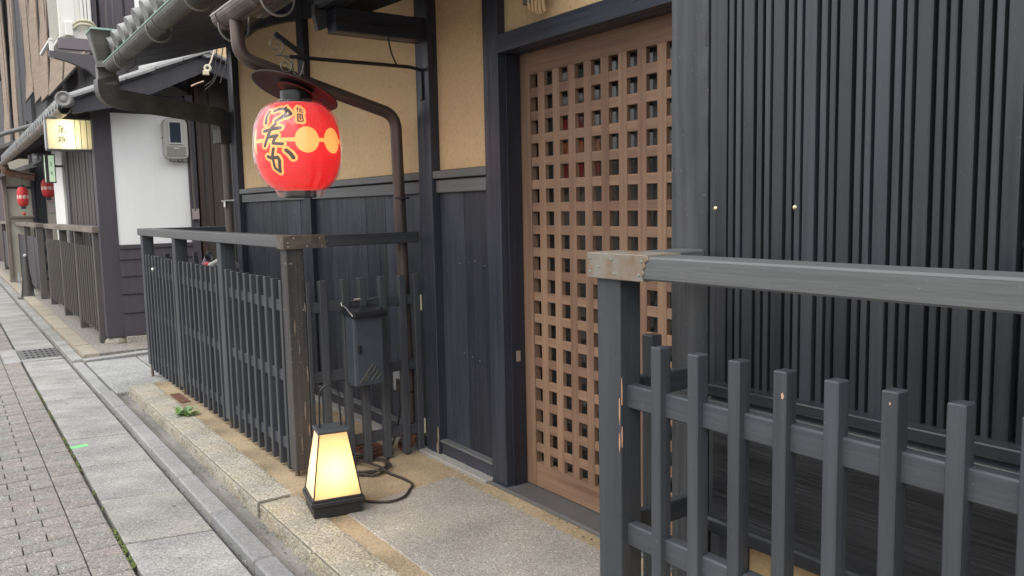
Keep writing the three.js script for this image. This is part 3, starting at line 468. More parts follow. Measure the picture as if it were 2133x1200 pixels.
// ================================================================ FLOOR LANTERN
{
  const L = thing('floor_lantern', 'glowing paper floor lantern with black frame and loop handle on the pavement edge', 'lantern', null, [-3.466, 0.004, -1.401], -0.2); L.scale.set(0.885, 1.05, 0.885);
  const fr = ironMat, B = 0.135, T = 0.076, yb = 0.078, yt = 0.355;
  mesh('base', cbox(0.25, 0.05, 0.25, 0.004).translate(0, 0.025, 0), fr, L); mesh('base_lip', cbox(0.278, 0.022, 0.278, 0.004).translate(0, 0.061, 0), fr, L); mesh('base_step', cbox(0.262, 0.012, 0.262, 0.003).translate(0, 0.077, 0), fr, L);
  mesh('top_cap', cbox(0.162, 0.014, 0.162, 0.003).translate(0, yt + 0.009, 0), std({ color: new THREE.Color(0.05, 0.055, 0.06), roughness: 0.5 }), L);
  const b = 0.124, t = 0.0735;
  for (const [sx, sz] of [[1, 1], [1, -1], [-1, 1], [-1, -1]]) mesh('corner_bar', bar([sx * b, yb, sz * b], [sx * t, yt, sz * t], 0.0065, 0.0065, 0.001), fr, L);
  const paper = std({ color: new THREE.Color(0.80, 0.66, 0.45), roughness: 1, transmission: 0.72, thickness: 0, side: THREE.DoubleSide });
  for (let k = 0; k < 4; k++) {
    const g = new THREE.BufferGeometry(), o = 0.0015; g.setAttribute('position', new THREE.Float32BufferAttribute([-b, yb, b - o, b, yb, b - o, t, yt, t - o, -t, yt, t - o], 3)); g.setAttribute('uv', new THREE.Float32BufferAttribute([0, 0, 1, 0, 1, 1, 0, 1], 2)); g.setIndex([0, 1, 2, 0, 2, 3]); g.computeVertexNormals(); g.rotateY((k * Math.PI) / 2);
    mesh('paper_panel', g, paper, L);
  }
  const H = []; for (let i = 0; i <= 12; i++) { const a = (Math.PI * i) / 12; H.push([0, yt + 0.155 + Math.sin(a) * 0.05, Math.cos(a) * 0.05]); }
  mesh('handle', tube([[0, yt + 0.018, 0.056], [0, yt + 0.08, 0.0535], ...H, [0, yt + 0.08, -0.0535], [0, yt + 0.018, -0.056]], 0.005, 60, 8), fr, L);
  mesh('bulb', new THREE.SphereGeometry(0.03, 20, 14), std({ color: 0xffffff, emissive: new THREE.Color(1, 0.78, 0.45), emissiveIntensity: 6 }), L, [0, 0.185, 0]); mesh('socket', new THREE.CylinderGeometry(0.014, 0.018, 0.07, 12), fr, L, [0, 0.118, 0]);
  const p = new THREE.PointLight(new THREE.Color(1, 0.66, 0.31), 0.155, 0, 2); p.position.set(0, 0.185, 0); p.castShadow = true; p.shadow.radius = 1.5; L.add(p);
}
// cord
{
  const c = thing('power_cord', 'black power cord coiled on the sandy paving behind the floor lantern', 'cord');
  const P = [[-4.285, 0.30, -2.185], [-4.27, 0.18, -2.17], [-4.2, 0.05, -2.1], [-4.05, 0.012, -1.98]]; 
  for (let i = 0; i < 26; i++) { const a = 0.4 - (i / 26) * 2 * Math.PI * 2.6, r = 0.155 + 0.025 * Math.sin(i * 1.7); P.push([-3.93 + Math.cos(a) * r * 1.05, 0.012 + 0.004 * Math.floor(i / 9), -1.77 - Math.sin(a) * r * 0.75]); }
  P.push([-3.83, 0.03, -1.80], [-3.72, 0.012, -1.82], [-3.60, 0.011, -1.84], [-3.50, 0.012, -1.835], [-3.44, 0.012, -1.79], [-3.365, 0.014, -1.72], [-3.345, 0.014, -1.65], [-3.38, 0.014, -1.585], [-3.45, 0.018, -1.53], [-3.52, 0.04, -1.51]);
  mesh('cable', tube(P, 0.0062, 420, 8), cordMat, c); mesh('plug', new RoundedBoxGeometry(0.03, 0.035, 0.03, 2, 0.006), cordMat, c, [-4.285, 0.31, -2.19]);
}
{
  const o = thing('outlet_cover', 'grey outdoor outlet cover on the black boards behind the mail box', 'outlet', null, [-4.335, 0.345, -2.2285]);
  const s = new THREE.Shape(); s.moveTo(-0.05, -0.055); s.lineTo(-0.05, 0.04); s.quadraticCurveTo(-0.045, 0.06, -0.02, 0.062); s.lineTo(0.05, 0.062); s.lineTo(0.05, -0.055); s.closePath();
  mesh('housing', boxUV(new THREE.ExtrudeGeometry(s, { depth: 0.028, bevelEnabled: true, bevelSize: 0.006, bevelThickness: 0.006, bevelSegments: 2 })), std({ color: new THREE.Color(0.30, 0.31, 0.32), roughness: 0.45 }), o); bx('flap', 0.0, 0.055, -0.06, 0.02, 0.03, 0.045, std({ color: new THREE.Color(0.02, 0.02, 0.02) }), o, 'y', 0.003);
}

// ================================================================ RED PAPER LANTERN ON BRACKET
const LX = -3.925, LZ = -1.484;
{
  const b = thing('iron_bracket', 'black iron wall bracket with scrolls that carries the red paper lantern', 'bracket');
  mesh('arm', tube([[-3.885, 2.135, -2.19], [-3.888, 2.150, -2.12], [-3.89, 2.152, -2.0], [-3.89, 2.150, -1.70], [-3.89, 2.149, -1.45]], 0.0095, 40, 8), ironMat, b);
  mesh('wall_plate', cbox(0.03, 0.16, 0.012, 0.002).translate(-3.885, 2.06, -2.174), ironMat, b);
  mesh('strut', boxUV(bar([-3.89, 2.157, -1.525], [-3.89, 2.252, -1.378], 0.026, 0.022, 0.004)), ironMat, b);
  const spiral = (cy, cz, r, t0, turns, dir) => { const P = []; for (let i = 0; i <= 40; i++) { const t = i / 40, a = t0 + dir * turns * 2 * Math.PI * t, q = r * (1 - 0.82 * t); P.push([-3.89, cy + Math.sin(a) * q, cz + Math.cos(a) * q]); } return P; };
  mesh('scroll', tube([[-3.89, 2.150, -1.46], [-3.89, 2.150, -1.42], ...spiral(2.195, -1.38, 0.045, -1.5, 1.45, -1)], 0.0036, 90, 6), scrollMat, b);
  mesh('scroll', tube([[-3.89, 2.150, -1.46], [-3.89, 2.142, -1.425], ...spiral(2.102, -1.425, 0.036, 2.0, 1.4, 1)], 0.0036, 90, 6), scrollMat, b);
  mesh('hook', tube([[-3.89, 2.152, -1.468], [-3.895, 2.10, -1.464], [-3.90, 2.065, -1.475], [-3.905, 2.055, -1.49], [-3.90, 2.075, -1.508], [-3.895, 2.13, -1.523]], 0.0036, 40, 6), scrollMat, b);
}
{
  const L = thing('paper_lantern', 'red paper lantern with black lettering in a clear plastic bag under a round wooden hood', 'lantern', null, [LX, 0, LZ]);
  const cw = 2048, chh = 768, cv = document.createElement('canvas'); cv.width = cw; cv.height = chh; const c = cv.getContext('2d');
  c.fillStyle = 'rgb(214,6,12)'; c.fillRect(0, 0, cw, chh);
  const ph0 = 69.3, X = (px) => ((ph0 + (Math.asin(clamp((px - 616) / 88, -0.985, 0.985)) * 180) / Math.PI) / 360) * cw, Yc = (py) => ((py - 217) / 178) * chh;
  const cream = 'rgb(255,196,120)', ink = 'rgb(44,40,38)';
  c.fillStyle = cream; const yb = Yc(297); c.fillRect(0, yb - 17, cw, 34); for (let k = 0; k < 9; k++) { c.beginPath(); c.ellipse(((ph0 + 12 + k * 40) / 360) * cw, yb, 92, 110, 0, 0, 7); c.fill(); }
  const q = (a, b) => [X(510 + a / 6.315), Yc(210 + b / 6.315)];
  const S = [
    [[[262, 195], [248, 250], [255, 300], [262, 335]], 30], [[[335, 185], [400, 165], [470, 165], [545, 185], [590, 230], [530, 262], [470, 258]], 26], [[[500, 150], [520, 200], [490, 262], [440, 290], [385, 318]], 26],
    [[[250, 437], [350, 418], [455, 402]], 28], [[[385, 355], [330, 420], [295, 520], [258, 618]], 28], [[[310, 515], [370, 505], [415, 498], [378, 540], [362, 592], [420, 598], [478, 603]], 26],
    [[[362, 660], [348, 720], [340, 775]], 28], [[[285, 750], [335, 775], [405, 762], [425, 800], [408, 938]], 28], [[[345, 780], [348, 890], [400, 935]], 24], [[[520, 682], [570, 722], [602, 772]], 32],
    [[[660, 168], [700, 160]], 9], [[[690, 140], [680, 205]], 9], [[[730, 150], [715, 205], [765, 210]], 9], [[[715, 175], [765, 180]], 9], [[[680, 235], [745, 235], [750, 325], [680, 325], [680, 235]], 10], [[[695, 260], [735, 258]], 8], [[[700, 285], [732, 285]], 8], [[[715, 250], [712, 310]], 8],
  ];
  c.lineCap = c.lineJoin = 'round';
  const draw = (style, extra) => { c.strokeStyle = style; for (const [pts, w] of S) { c.lineWidth = (w / 6.315 / 178) * chh * 1.45 + extra; c.beginPath(); pts.forEach((p, i) => (i ? c.lineTo(...q(...p)) : c.moveTo(...q(...p)))); c.stroke(); } };
  draw(cream, 38); draw(ink, 0);
  const map = new THREE.CanvasTexture(cv); map.colorSpace = THREE.SRGBColorSpace; map.wrapS = THREE.RepeatWrapping; map.anisotropy = 8;
  const y0 = 1.497, y1 = 1.93, R = 0.21, rc = 0.078, prof = (t) => rc + (R - rc) * Math.pow(Math.max(0, 1 - Math.pow(Math.abs(t), 2.35)), 0.5);
  const P = []; for (let i = 0; i <= 132; i++) { const t = -1 + (2 * i) / 132, y = y0 + ((y1 - y0) * i) / 132; P.push(new THREE.Vector2(prof(t) - 0.0022 * (i % 3 === 0 ? 1 : 0), y)); }
  mesh('paper_shade', new THREE.LatheGeometry(P, 96), std({ map, roughness: 1, transmission: 0.55, thickness: 0, side: THREE.DoubleSide }), L);
  const hoops = []; for (let i = 1; i < 44; i++) { const t = -1 + (2 * i) / 44; hoops.push(new THREE.TorusGeometry(prof(t) - 0.0035, 0.0012, 4, 64).rotateX(Math.PI / 2).translate(0, y0 + ((y1 - y0) * i) / 44, 0)); }
  mesh('bamboo_hoops', mergeGeometries(hoops), std({ color: new THREE.Color(0.35, 0.22, 0.12), roughness: 0.7 }), L);
  const ring = (r, a, b2) => new THREE.LatheGeometry([[0.001, a], [r - 0.004, a], [r, a + 0.004], [r, b2 - 0.004], [r - 0.004, b2], [0.001, b2]].map((p) => new THREE.Vector2(...p)), 40);
  mesh('top_collar', ring(0.076, 1.925, 1.99), std({ color: new THREE.Color(0.012, 0.016, 0.016), roughness: 0.3 }), L); mesh('bottom_collar', ring(0.078, 1.462, 1.498), std({ color: new THREE.Color(0.012, 0.012, 0.013), roughness: 0.35 }), L);
  mesh('stem', tube([[0, 1.99, 0], [0.004, 2.03, 0.002], [0.022, 2.06, 0]], 0.006, 12, 8), scrollMat, L);
  for (let k = 0; k < 4; k++) { const m = mesh('chain_link', new THREE.TorusGeometry(0.008, 0.0022, 6, 12), scrollMat, L, [0.012 + k * 0.004, 2.03 + k * 0.013, -0.001]); m.rotation.y = (k % 2) * 1.57 + 0.4; }
  // hood: shallow wooden disc, tilted
  const hood = new THREE.LatheGeometry([[0.001, 0.032], [0.06, 0.030], [0.15, 0.016], [0.214, -0.006], [0.217, -0.012], [0.210, -0.013], [0.15, 0.006], [0.09, 0.014], [0.001, 0.018]].map((p) => new THREE.Vector2(...p)), 72);
  const hm = mesh('hood', boxUV(hood), metal([0.036, 0.026, 0.028], [0.06, 0.043, 0.043], { s: 471, rough: 0.38, met: 0.1 }), L, [0.0, 1.998, 0.0]);
  { const right = new THREE.Vector3(0.5794, -0.0205, -0.8148), fw = new THREE.Vector3(-0.8119, -0.1024, -0.5748); hm.quaternion.setFromAxisAngle(fw.clone().normalize(), 0.27).premultiply(new THREE.Quaternion().setFromAxisAngle(right, -0.27)); }
  mesh('hood_boss', new THREE.CylinderGeometry(0.06, 0.09, 0.006, 32), rust, L, [0, 1.996, 0]).quaternion.copy(hm.quaternion);
  // clear plastic bag, wrinkled
  const B = []; for (let i = 0; i <= 70; i++) { const t = -1.13 + (2.17 * i) / 70, y = y0 + ((y1 - y0) * (t + 1)) / 2; B.push(new THREE.Vector2(Math.abs(t) > 1 ? 0.086 + (t < 0 ? 0.035 + (t + 1) * 0.12 : 0.0) : Math.max(prof(t) + 0.007, t < -0.8 ? 0.105 : 0), y)); }
  const bag = new THREE.LatheGeometry(B, 160), bp = bag.attributes.position;
  for (let i = 0; i < bp.count; i++) { const x = bp.getX(i), y = bp.getY(i), z = bp.getZ(i), a = Math.atan2(x, z) / (2 * Math.PI) + 0.5, t = (y - y0) / (y1 - y0), e = Math.pow(Math.abs(2 * t - 1), 2.2); const n = fbm(a, t * 0.25, 46, 6, 2, 701) - 0.5, n2 = fbm(a + t * 0.08, t * 0.5, 14, 6, 3, 711) - 0.5; const k = 1 + (0.12 * e + 0.022) * n * 1.3 + 0.055 * (0.4 + e) * n2 + 0.012; bp.setXYZ(i, x * k, y + e * 0.012 * n2 * 2, z * k); }
  bag.computeVertexNormals();
  mesh('plastic_bag', bag, std({ color: 0xffffff, roughness: 0.05, transmission: 0.945, thickness: 0, ior: 1.5, clearcoat: 1, clearcoatRoughness: 0.05, specularIntensity: 1.0, side: THREE.DoubleSide }), L);
  mesh('lamp', new THREE.SphereGeometry(0.035, 16, 12), std({ color: 0xffffff, emissive: new THREE.Color(1, 0.85, 0.6), emissiveIntensity: 5 }), L, [0, 1.71, 0]);
  const p = new THREE.PointLight(new THREE.Color(1, 0.80, 0.5), 0.24, 0, 2); p.position.set(0, 1.71, 0); p.castShadow = true; p.shadow.radius = 2; L.add(p);
}

// ================================================================ MAIL BOX ON THE FENCE
{
  const m = thing('mail_box', 'dark blue grey metal mail box with curved lid hung on the picket fence', 'mail box');
  m.position.y = -0.012; const z0 = -1.712, z1 = -1.882, x0 = -3.972, x1 = -3.866;
  mesh('body', boxUV(new RoundedBoxGeometry(x1 - x0, 0.385, z0 - z1, 3, 0.012)).translate((x0 + x1) / 2, 0.665, (z0 + z1) / 2), boxPaint, m);
  bx('door', x1 - 0.002, x1 + 0.004, 0.478, 0.845, z0 - 0.014, z1 + 0.004, boxPaint, m, 'y', 0.003);
  const lid = new THREE.Shape(); lid.moveTo(0, 0); lid.lineTo(0.13, -0.008); lid.quadraticCurveTo(0.143, -0.004, 0.14, 0.01); lid.quadraticCurveTo(0.12, 0.022, 0.06, 0.029); lid.quadraticCurveTo(0.02, 0.033, 0, 0.033); lid.closePath();
  mesh('lid', boxUV(new THREE.ExtrudeGeometry(lid, { depth: 0.172, bevelEnabled: true, bevelSize: 0.006, bevelThickness: 0.01, bevelSegments: 3 }).translate(x0 - 0.004, 0.855, z1 - 0.003)), std({ color: new THREE.Color(0.018, 0.02, 0.024), roughness: 0.25 }), m);
  mesh('lid_trim', tube([[x0 + 0.0, 0.903, z0 + 0.012], [x0 + 0.05, 0.895, z0 + 0.012], [x0 + 0.1, 0.872, z0 + 0.012], [x1 + 0.022, 0.855, z0 + 0.008]], 0.0035, 20, 6), steel, m);
  mesh('hanger_wire', tube([[x0 + 0.005, 0.9, z0 + 0.014], [x0 - 0.004, 0.918, z0 + 0.012], [x0 - 0.006, 0.921, z0 - 0.03], [x0 - 0.006, 0.923, z1]], 0.003, 24, 6), steel, m); bx('hanger_clip', x0 - 0.014, x0 + 0.002, 0.925, 0.931, -1.775, -1.825, hingeMat, m, 'z', 0.001);
  mesh('latch', boxUV(new RoundedBoxGeometry(0.014, 0.045, 0.014, 2, 0.004)), std({ color: new THREE.Color(0.015, 0.016, 0.018), roughness: 0.3 }), m, [x1 + 0.010, 0.675, z0 - 0.028]);
  for (let i = 0; i < 5; i++) { const L = [0.055, 0.125, 0.105, 0.075, 0.04][i], zc = z1 + 0.028 + (i === 0 ? 0.075 : (4 - i) * 0.021), yc = 0.505 + L * 0.27; mesh('emblem_rib', tube([[x1 + 0.005, yc - L * 0.36, zc + L * 0.42], [x1 + 0.006, yc + L * 0.36, zc - L * 0.18]], 0.0032, 4, 8), std({ color: new THREE.Color(0.06, 0.058, 0.042), roughness: 0.5 }), m); }
}

// ================================================================ SMALL THINGS ON THE GROUND
function plate(name, label, pts, y, t, mat, cat, slots) {
  const m = thing(name, label, cat); const cx = pts.reduce((a, p) => a + p[0], 0) / pts.length, cz = pts.reduce((a, p) => a + p[1], 0) / pts.length;
  m.position.set(cx, y, cz);
  const s = new THREE.Shape(pts.map(([x, z]) => new THREE.Vector2(x - cx, -(z - cz))));
  for (const [x, z, w, d, a] of slots || []) { const h = new THREE.Path(), c = Math.cos(a || 0), n = Math.sin(a || 0); [[-w, -d], [w, -d], [w, d], [-w, d]].forEach(([p, q], i) => { const X = x - cx + p * c - q * n, Y = -(z - cz) + p * n + q * c; i ? h.lineTo(X, Y) : h.moveTo(X, Y); }); s.holes.push(h); }
  mesh('plate', boxUV(new THREE.ExtrudeGeometry(s, { depth: t, bevelEnabled: true, bevelSize: 0.001, bevelThickness: 0.001, bevelSegments: 1 }).rotateX(-Math.PI / 2)), mat, m, [0, 0, 0]);
  return m;
}
{
  const sl = []; for (let i = 0; i < 6; i++) sl.push([-4.33 + i * 0.055, -1.93, 0.009, 0.05, 0.25]);
  plate('floor_grate', 'rusty slotted floor grate behind the floor lantern, inside the fence', [[-4.42, -1.84], [-4.08, -1.855], [-4.03, -2.0], [-4.38, -2.01]], 0.004, 0.012, rust, 'grate', sl);
  plate('floor_plate', 'small rusty cover plate in the sandy paving beside the weed', [[-6.49, -1.335], [-6.14, -1.335], [-6.14, -1.405], [-6.49, -1.405]], 0.0, 0.005, rust, 'cover plate');
  const g = []; for (let i = 0; i < 6; i++) for (let j = 0; j < 4; j++) g.push([-10.22 + j * 0.165, -0.63 - i * 0.05, 0.04, 0.014, 0]);
  const dr = plate('drain_grate', 'grey cast iron drain grate with rows of slots in the pavement', [[-10.30, -0.56], [-9.62, -0.56], [-9.59, -0.93], [-10.27, -0.93]], -0.108, 0.02, std({ color: new THREE.Color(0.12, 0.118, 0.115), roughness: 0.5, metalness: 0.4 }), 'drain grate', g);
  mesh('pit', new THREE.PlaneGeometry(0.66, 0.36).rotateX(-Math.PI / 2), concrete, dr, [0, -0.006, 0]);
  const t = thing('tape_mark', 'bright green strip of tape stuck on a pavement slab', 'tape', null, [-5.735, -0.0875, -0.612]); mesh('tape', cbox(0.055, 0.0008, 0.10, 0.0002).rotateY(0.08), std({ color: new THREE.Color(0.17, 0.66, 0.20), roughness: 0.5 }), t);
  const w = thing('weed', 'small leafy green weed growing on the stone edging by the fence', 'weed', null, [-5.72, 0.002, -1.265]);
  const leafMat = [[0.14, 0.26, 0.07], [0.21, 0.33, 0.16], [0.26, 0.37, 0.22], [0.17, 0.30, 0.07]].map((c) => std({ color: new THREE.Color(...c), roughness: 0.6, transmission: 0.25, thickness: 0, side: THREE.DoubleSide }));
  for (let i = 0; i < 17; i++) {
    const L = rr(0.06, 0.125), W = rr(0.016, 0.03), g2 = new THREE.PlaneGeometry(W * 2, L, 4, 8), p = g2.attributes.position, lift = rr(0.35, 1.15);
    for (let k = 0; k < p.count; k++) { const t2 = clamp((p.getY(k) + L / 2) / L), wd = Math.sin(Math.PI * Math.pow(t2, 0.75)) * 0.95 + 0.06, x = p.getX(k) * wd; const r = t2 * L; p.setXYZ(k, x, r * lift - t2 * t2 * L * lift * 0.75 + Math.abs(x) * 0.5 + 0.004, r * (1 - 0.25 * lift)); }
    g2.computeVertexNormals(); mesh('leaf', g2, leafMat[i % 4], w, [rr(-0.07, 0.05), 0, rr(-0.05, 0.04)]).rotation.y = rr(0, 6.28);
  }
  mesh('stem', tube([[-0.06, 0.004, 0.03], [0, 0.02, 0], [0.05, 0.012, -0.04]], 0.004, 10, 6), leafMat[0], w);
  const m = thing('joint_moss', 'patchy green moss growing in the joint between bricks and slabs', 'moss'); m.userData.kind = 'stuff';
  const gs = []; for (let i = 0; i < 900; i++) { const x = -2.6 - Math.pow(rnd(), 1.6) * 6, k = fbm((x + 30) / 40, 0.5, 128, 4, 3, 801); if (k < 0.47) continue; const s = rr(0.003, 0.008); gs.push(new THREE.IcosahedronGeometry(s, 0).scale(1.3, 0.55, 1).translate(x, -0.098 + rr(0, 0.004), -0.556 + rr(-0.012, 0.012))); }
  mesh('moss', mergeGeometries(gs), std({ color: new THREE.Color(0.10, 0.125, 0.035), roughness: 1 }), m);
}
{
  const m = thing('street_litter', 'scattered crumbs of leaf, grit and dirt lying along the kerb, channel and wall foot', 'litter'); m.userData.kind = 'stuff';
  const A2 = [], B2 = [];
  for (let i = 0; i < 400; i++) {
    const t = rnd(), x = -2.2 - Math.pow(rnd(), 1.5) * 7; let y, z;
    if (t < 0.30) { z = -1.12 - rr(-0.035, 0.012); y = -0.074; } else if (t < 0.6) { z = -0.945 + rr(-0.004, 0.012); y = -0.086; } else if (t < 0.7) { z = -0.6 - rnd() * 0.3; y = -0.086; } else if (t < 0.86) { z = rr(-2.12, -1.34); y = x > -7 ? 0.002 : -0.09; if (x < -7) continue; } else { z = -2.13 + rr(-0.02, 0.03); y = 0.003; if (x < -6.9) continue; }
    if (t < 0.6 && x < -7) continue;
    const s = rr(0.0016, 0.005), g = new THREE.IcosahedronGeometry(s, 0).scale(rr(0.8, 1.9), 0.4, rr(0.7, 1.3)).rotateY(rr(0, 6)).translate(x, y + s * 0.2, z); (rnd() < 0.72 ? A2 : B2).push(g);
  }
  mesh('dark_crumbs', mergeGeometries(A2), std({ color: new THREE.Color(0.06, 0.048, 0.036), roughness: 1 }), m); mesh('pale_grit', mergeGeometries(B2), std({ color: new THREE.Color(0.36, 0.33, 0.27), roughness: 1 }), m);
}
// --- bicycle parked in the alley behind the fence: only its grip and saddle rise above the pickets
{
  const b = thing('bicycle', 'bicycle behind the left picket fence with red and white handlebar grip showing', 'bicycle'), z = -1.80, wm = std({ color: new THREE.Color(0.03, 0.03, 0.033), roughness: 0.6 }), fr = std({ color: new THREE.Color(0.10, 0.10, 0.12), roughness: 0.35, metalness: 0.3 });
  for (const x of [-7.1, -6.35]) { const w = mesh('wheel', new THREE.TorusGeometry(0.235, 0.02, 8, 40), wm, b, [x, 0.26, z]); mesh('hub', new THREE.CylinderGeometry(0.025, 0.025, 0.08, 12).rotateX(Math.PI / 2), steel, w); }
  mesh('frame', mergeGeometries([tube([[-7.1, 0.26, z], [-6.85, 0.28, z], [-6.85, 0.3, z]], 0.014, 8, 8), tube([[-6.85, 0.28, z], [-7.0, 0.8, z]], 0.014, 8, 8), tube([[-6.85, 0.3, z], [-6.5, 0.72, z]], 0.016, 8, 8), tube([[-6.35, 0.26, z], [-6.55, 0.93, z]], 0.014, 8, 8), tube([[-6.97, 0.66, z], [-6.51, 0.70, z]], 0.014, 8, 8)]), fr, b);
  mesh('saddle', tube([[-7.16, 0.86, z], [-7.08, 0.93, z], [-7.0, 0.985, z], [-6.94, 1.02, z]], 0.032, 24, 10), std({ color: new THREE.Color(0.32, 0.31, 0.34), roughness: 0.5 }), b); mesh('bag', new RoundedBoxGeometry(0.16, 0.06, 0.08, 2, 0.02), wm, b, [-7.02, 0.93, z + 0.02]);
  mesh('stem', tube([[-6.55, 0.93, z], [-6.57, 0.98, z]], 0.016, 6, 8), steel, b); mesh('handlebar', tube([[-6.75, 0.965, z + 0.03], [-6.57, 0.985, z], [-6.50, 0.99, z]], 0.012, 16, 8), steel, b);
  mesh('grip', tube([[-6.66, 0.975, z + 0.06], [-6.54, 0.995, z + 0.06], [-6.40, 1.03, z + 0.05]], 0.020, 16, 10), std({ color: new THREE.Color(0.72, 0.72, 0.70), roughness: 0.4 }), b); mesh('red_collar', tube([[-6.80, 0.97, z + 0.06], [-6.66, 0.976, z + 0.06]], 0.024, 8, 10), std({ color: new THREE.Color(0.55, 0.06, 0.07), roughness: 0.5 }), b);
}
{
  const t = thing('water_tap', 'thin standpipe with two shiny round fittings against the black boards', 'tap', null, [-7.18, 0, -2.09]), g = std({ color: new THREE.Color(0.16, 0.16, 0.155), roughness: 0.4, metalness: 0.4 });
  mesh('standpipe', new THREE.CylinderGeometry(0.02, 0.02, 1.16, 12), g, t, [0, 0.58, 0]); mesh('upper_fitting', new THREE.SphereGeometry(0.034, 16, 12), steel, t, [0, 0.93, 0.005]); mesh('nut', new THREE.CylinderGeometry(0.026, 0.026, 0.035, 6).rotateZ(1.57), steel, t, [0.035, 0.925, 0.005]); mesh('lower_fitting', new THREE.SphereGeometry(0.027, 16, 12), steel, t, [0, 0.85, 0.005]);
}
{
  const c = thing('straw_charm', 'dried straw charm wrapped in grey paper hung above the lattice door', 'charm', null, [-2.83, 2.30, -2.20]);
  const straw = std({ color: new THREE.Color(0.52, 0.36, 0.2), roughness: 0.8 });
  const sh = new THREE.Shape(); [[-0.105, -0.015], [-0.02, -0.012], [0.02, 0.06], [0.02, 0.30], [-0.06, 0.30]].forEach((p, i) => (i ? sh.lineTo(...p) : sh.moveTo(...p)));
  mesh('paper_wrap', boxUV(new THREE.ExtrudeGeometry(sh, { depth: 0.03, bevelEnabled: true, bevelSize: 0.003, bevelThickness: 0.004, bevelSegments: 1 })), std({ color: new THREE.Color(0.13, 0.115, 0.10), roughness: 0.7 }), c);
  for (let i = 0; i < 7; i++) { const x = -0.065 + i * 0.026, y = -0.045 - 0.03 * Math.sin((i / 6) * Math.PI) + (i > 4 ? 0.045 : 0); mesh('straw_leaf', tube([[x * 0.4, 0.24, 0.015], [x * 0.8, 0.08, 0.026], [x, y + 0.02, 0.028], [x, y, 0.02]], 0.0085, 20, 7), straw, c); }
}

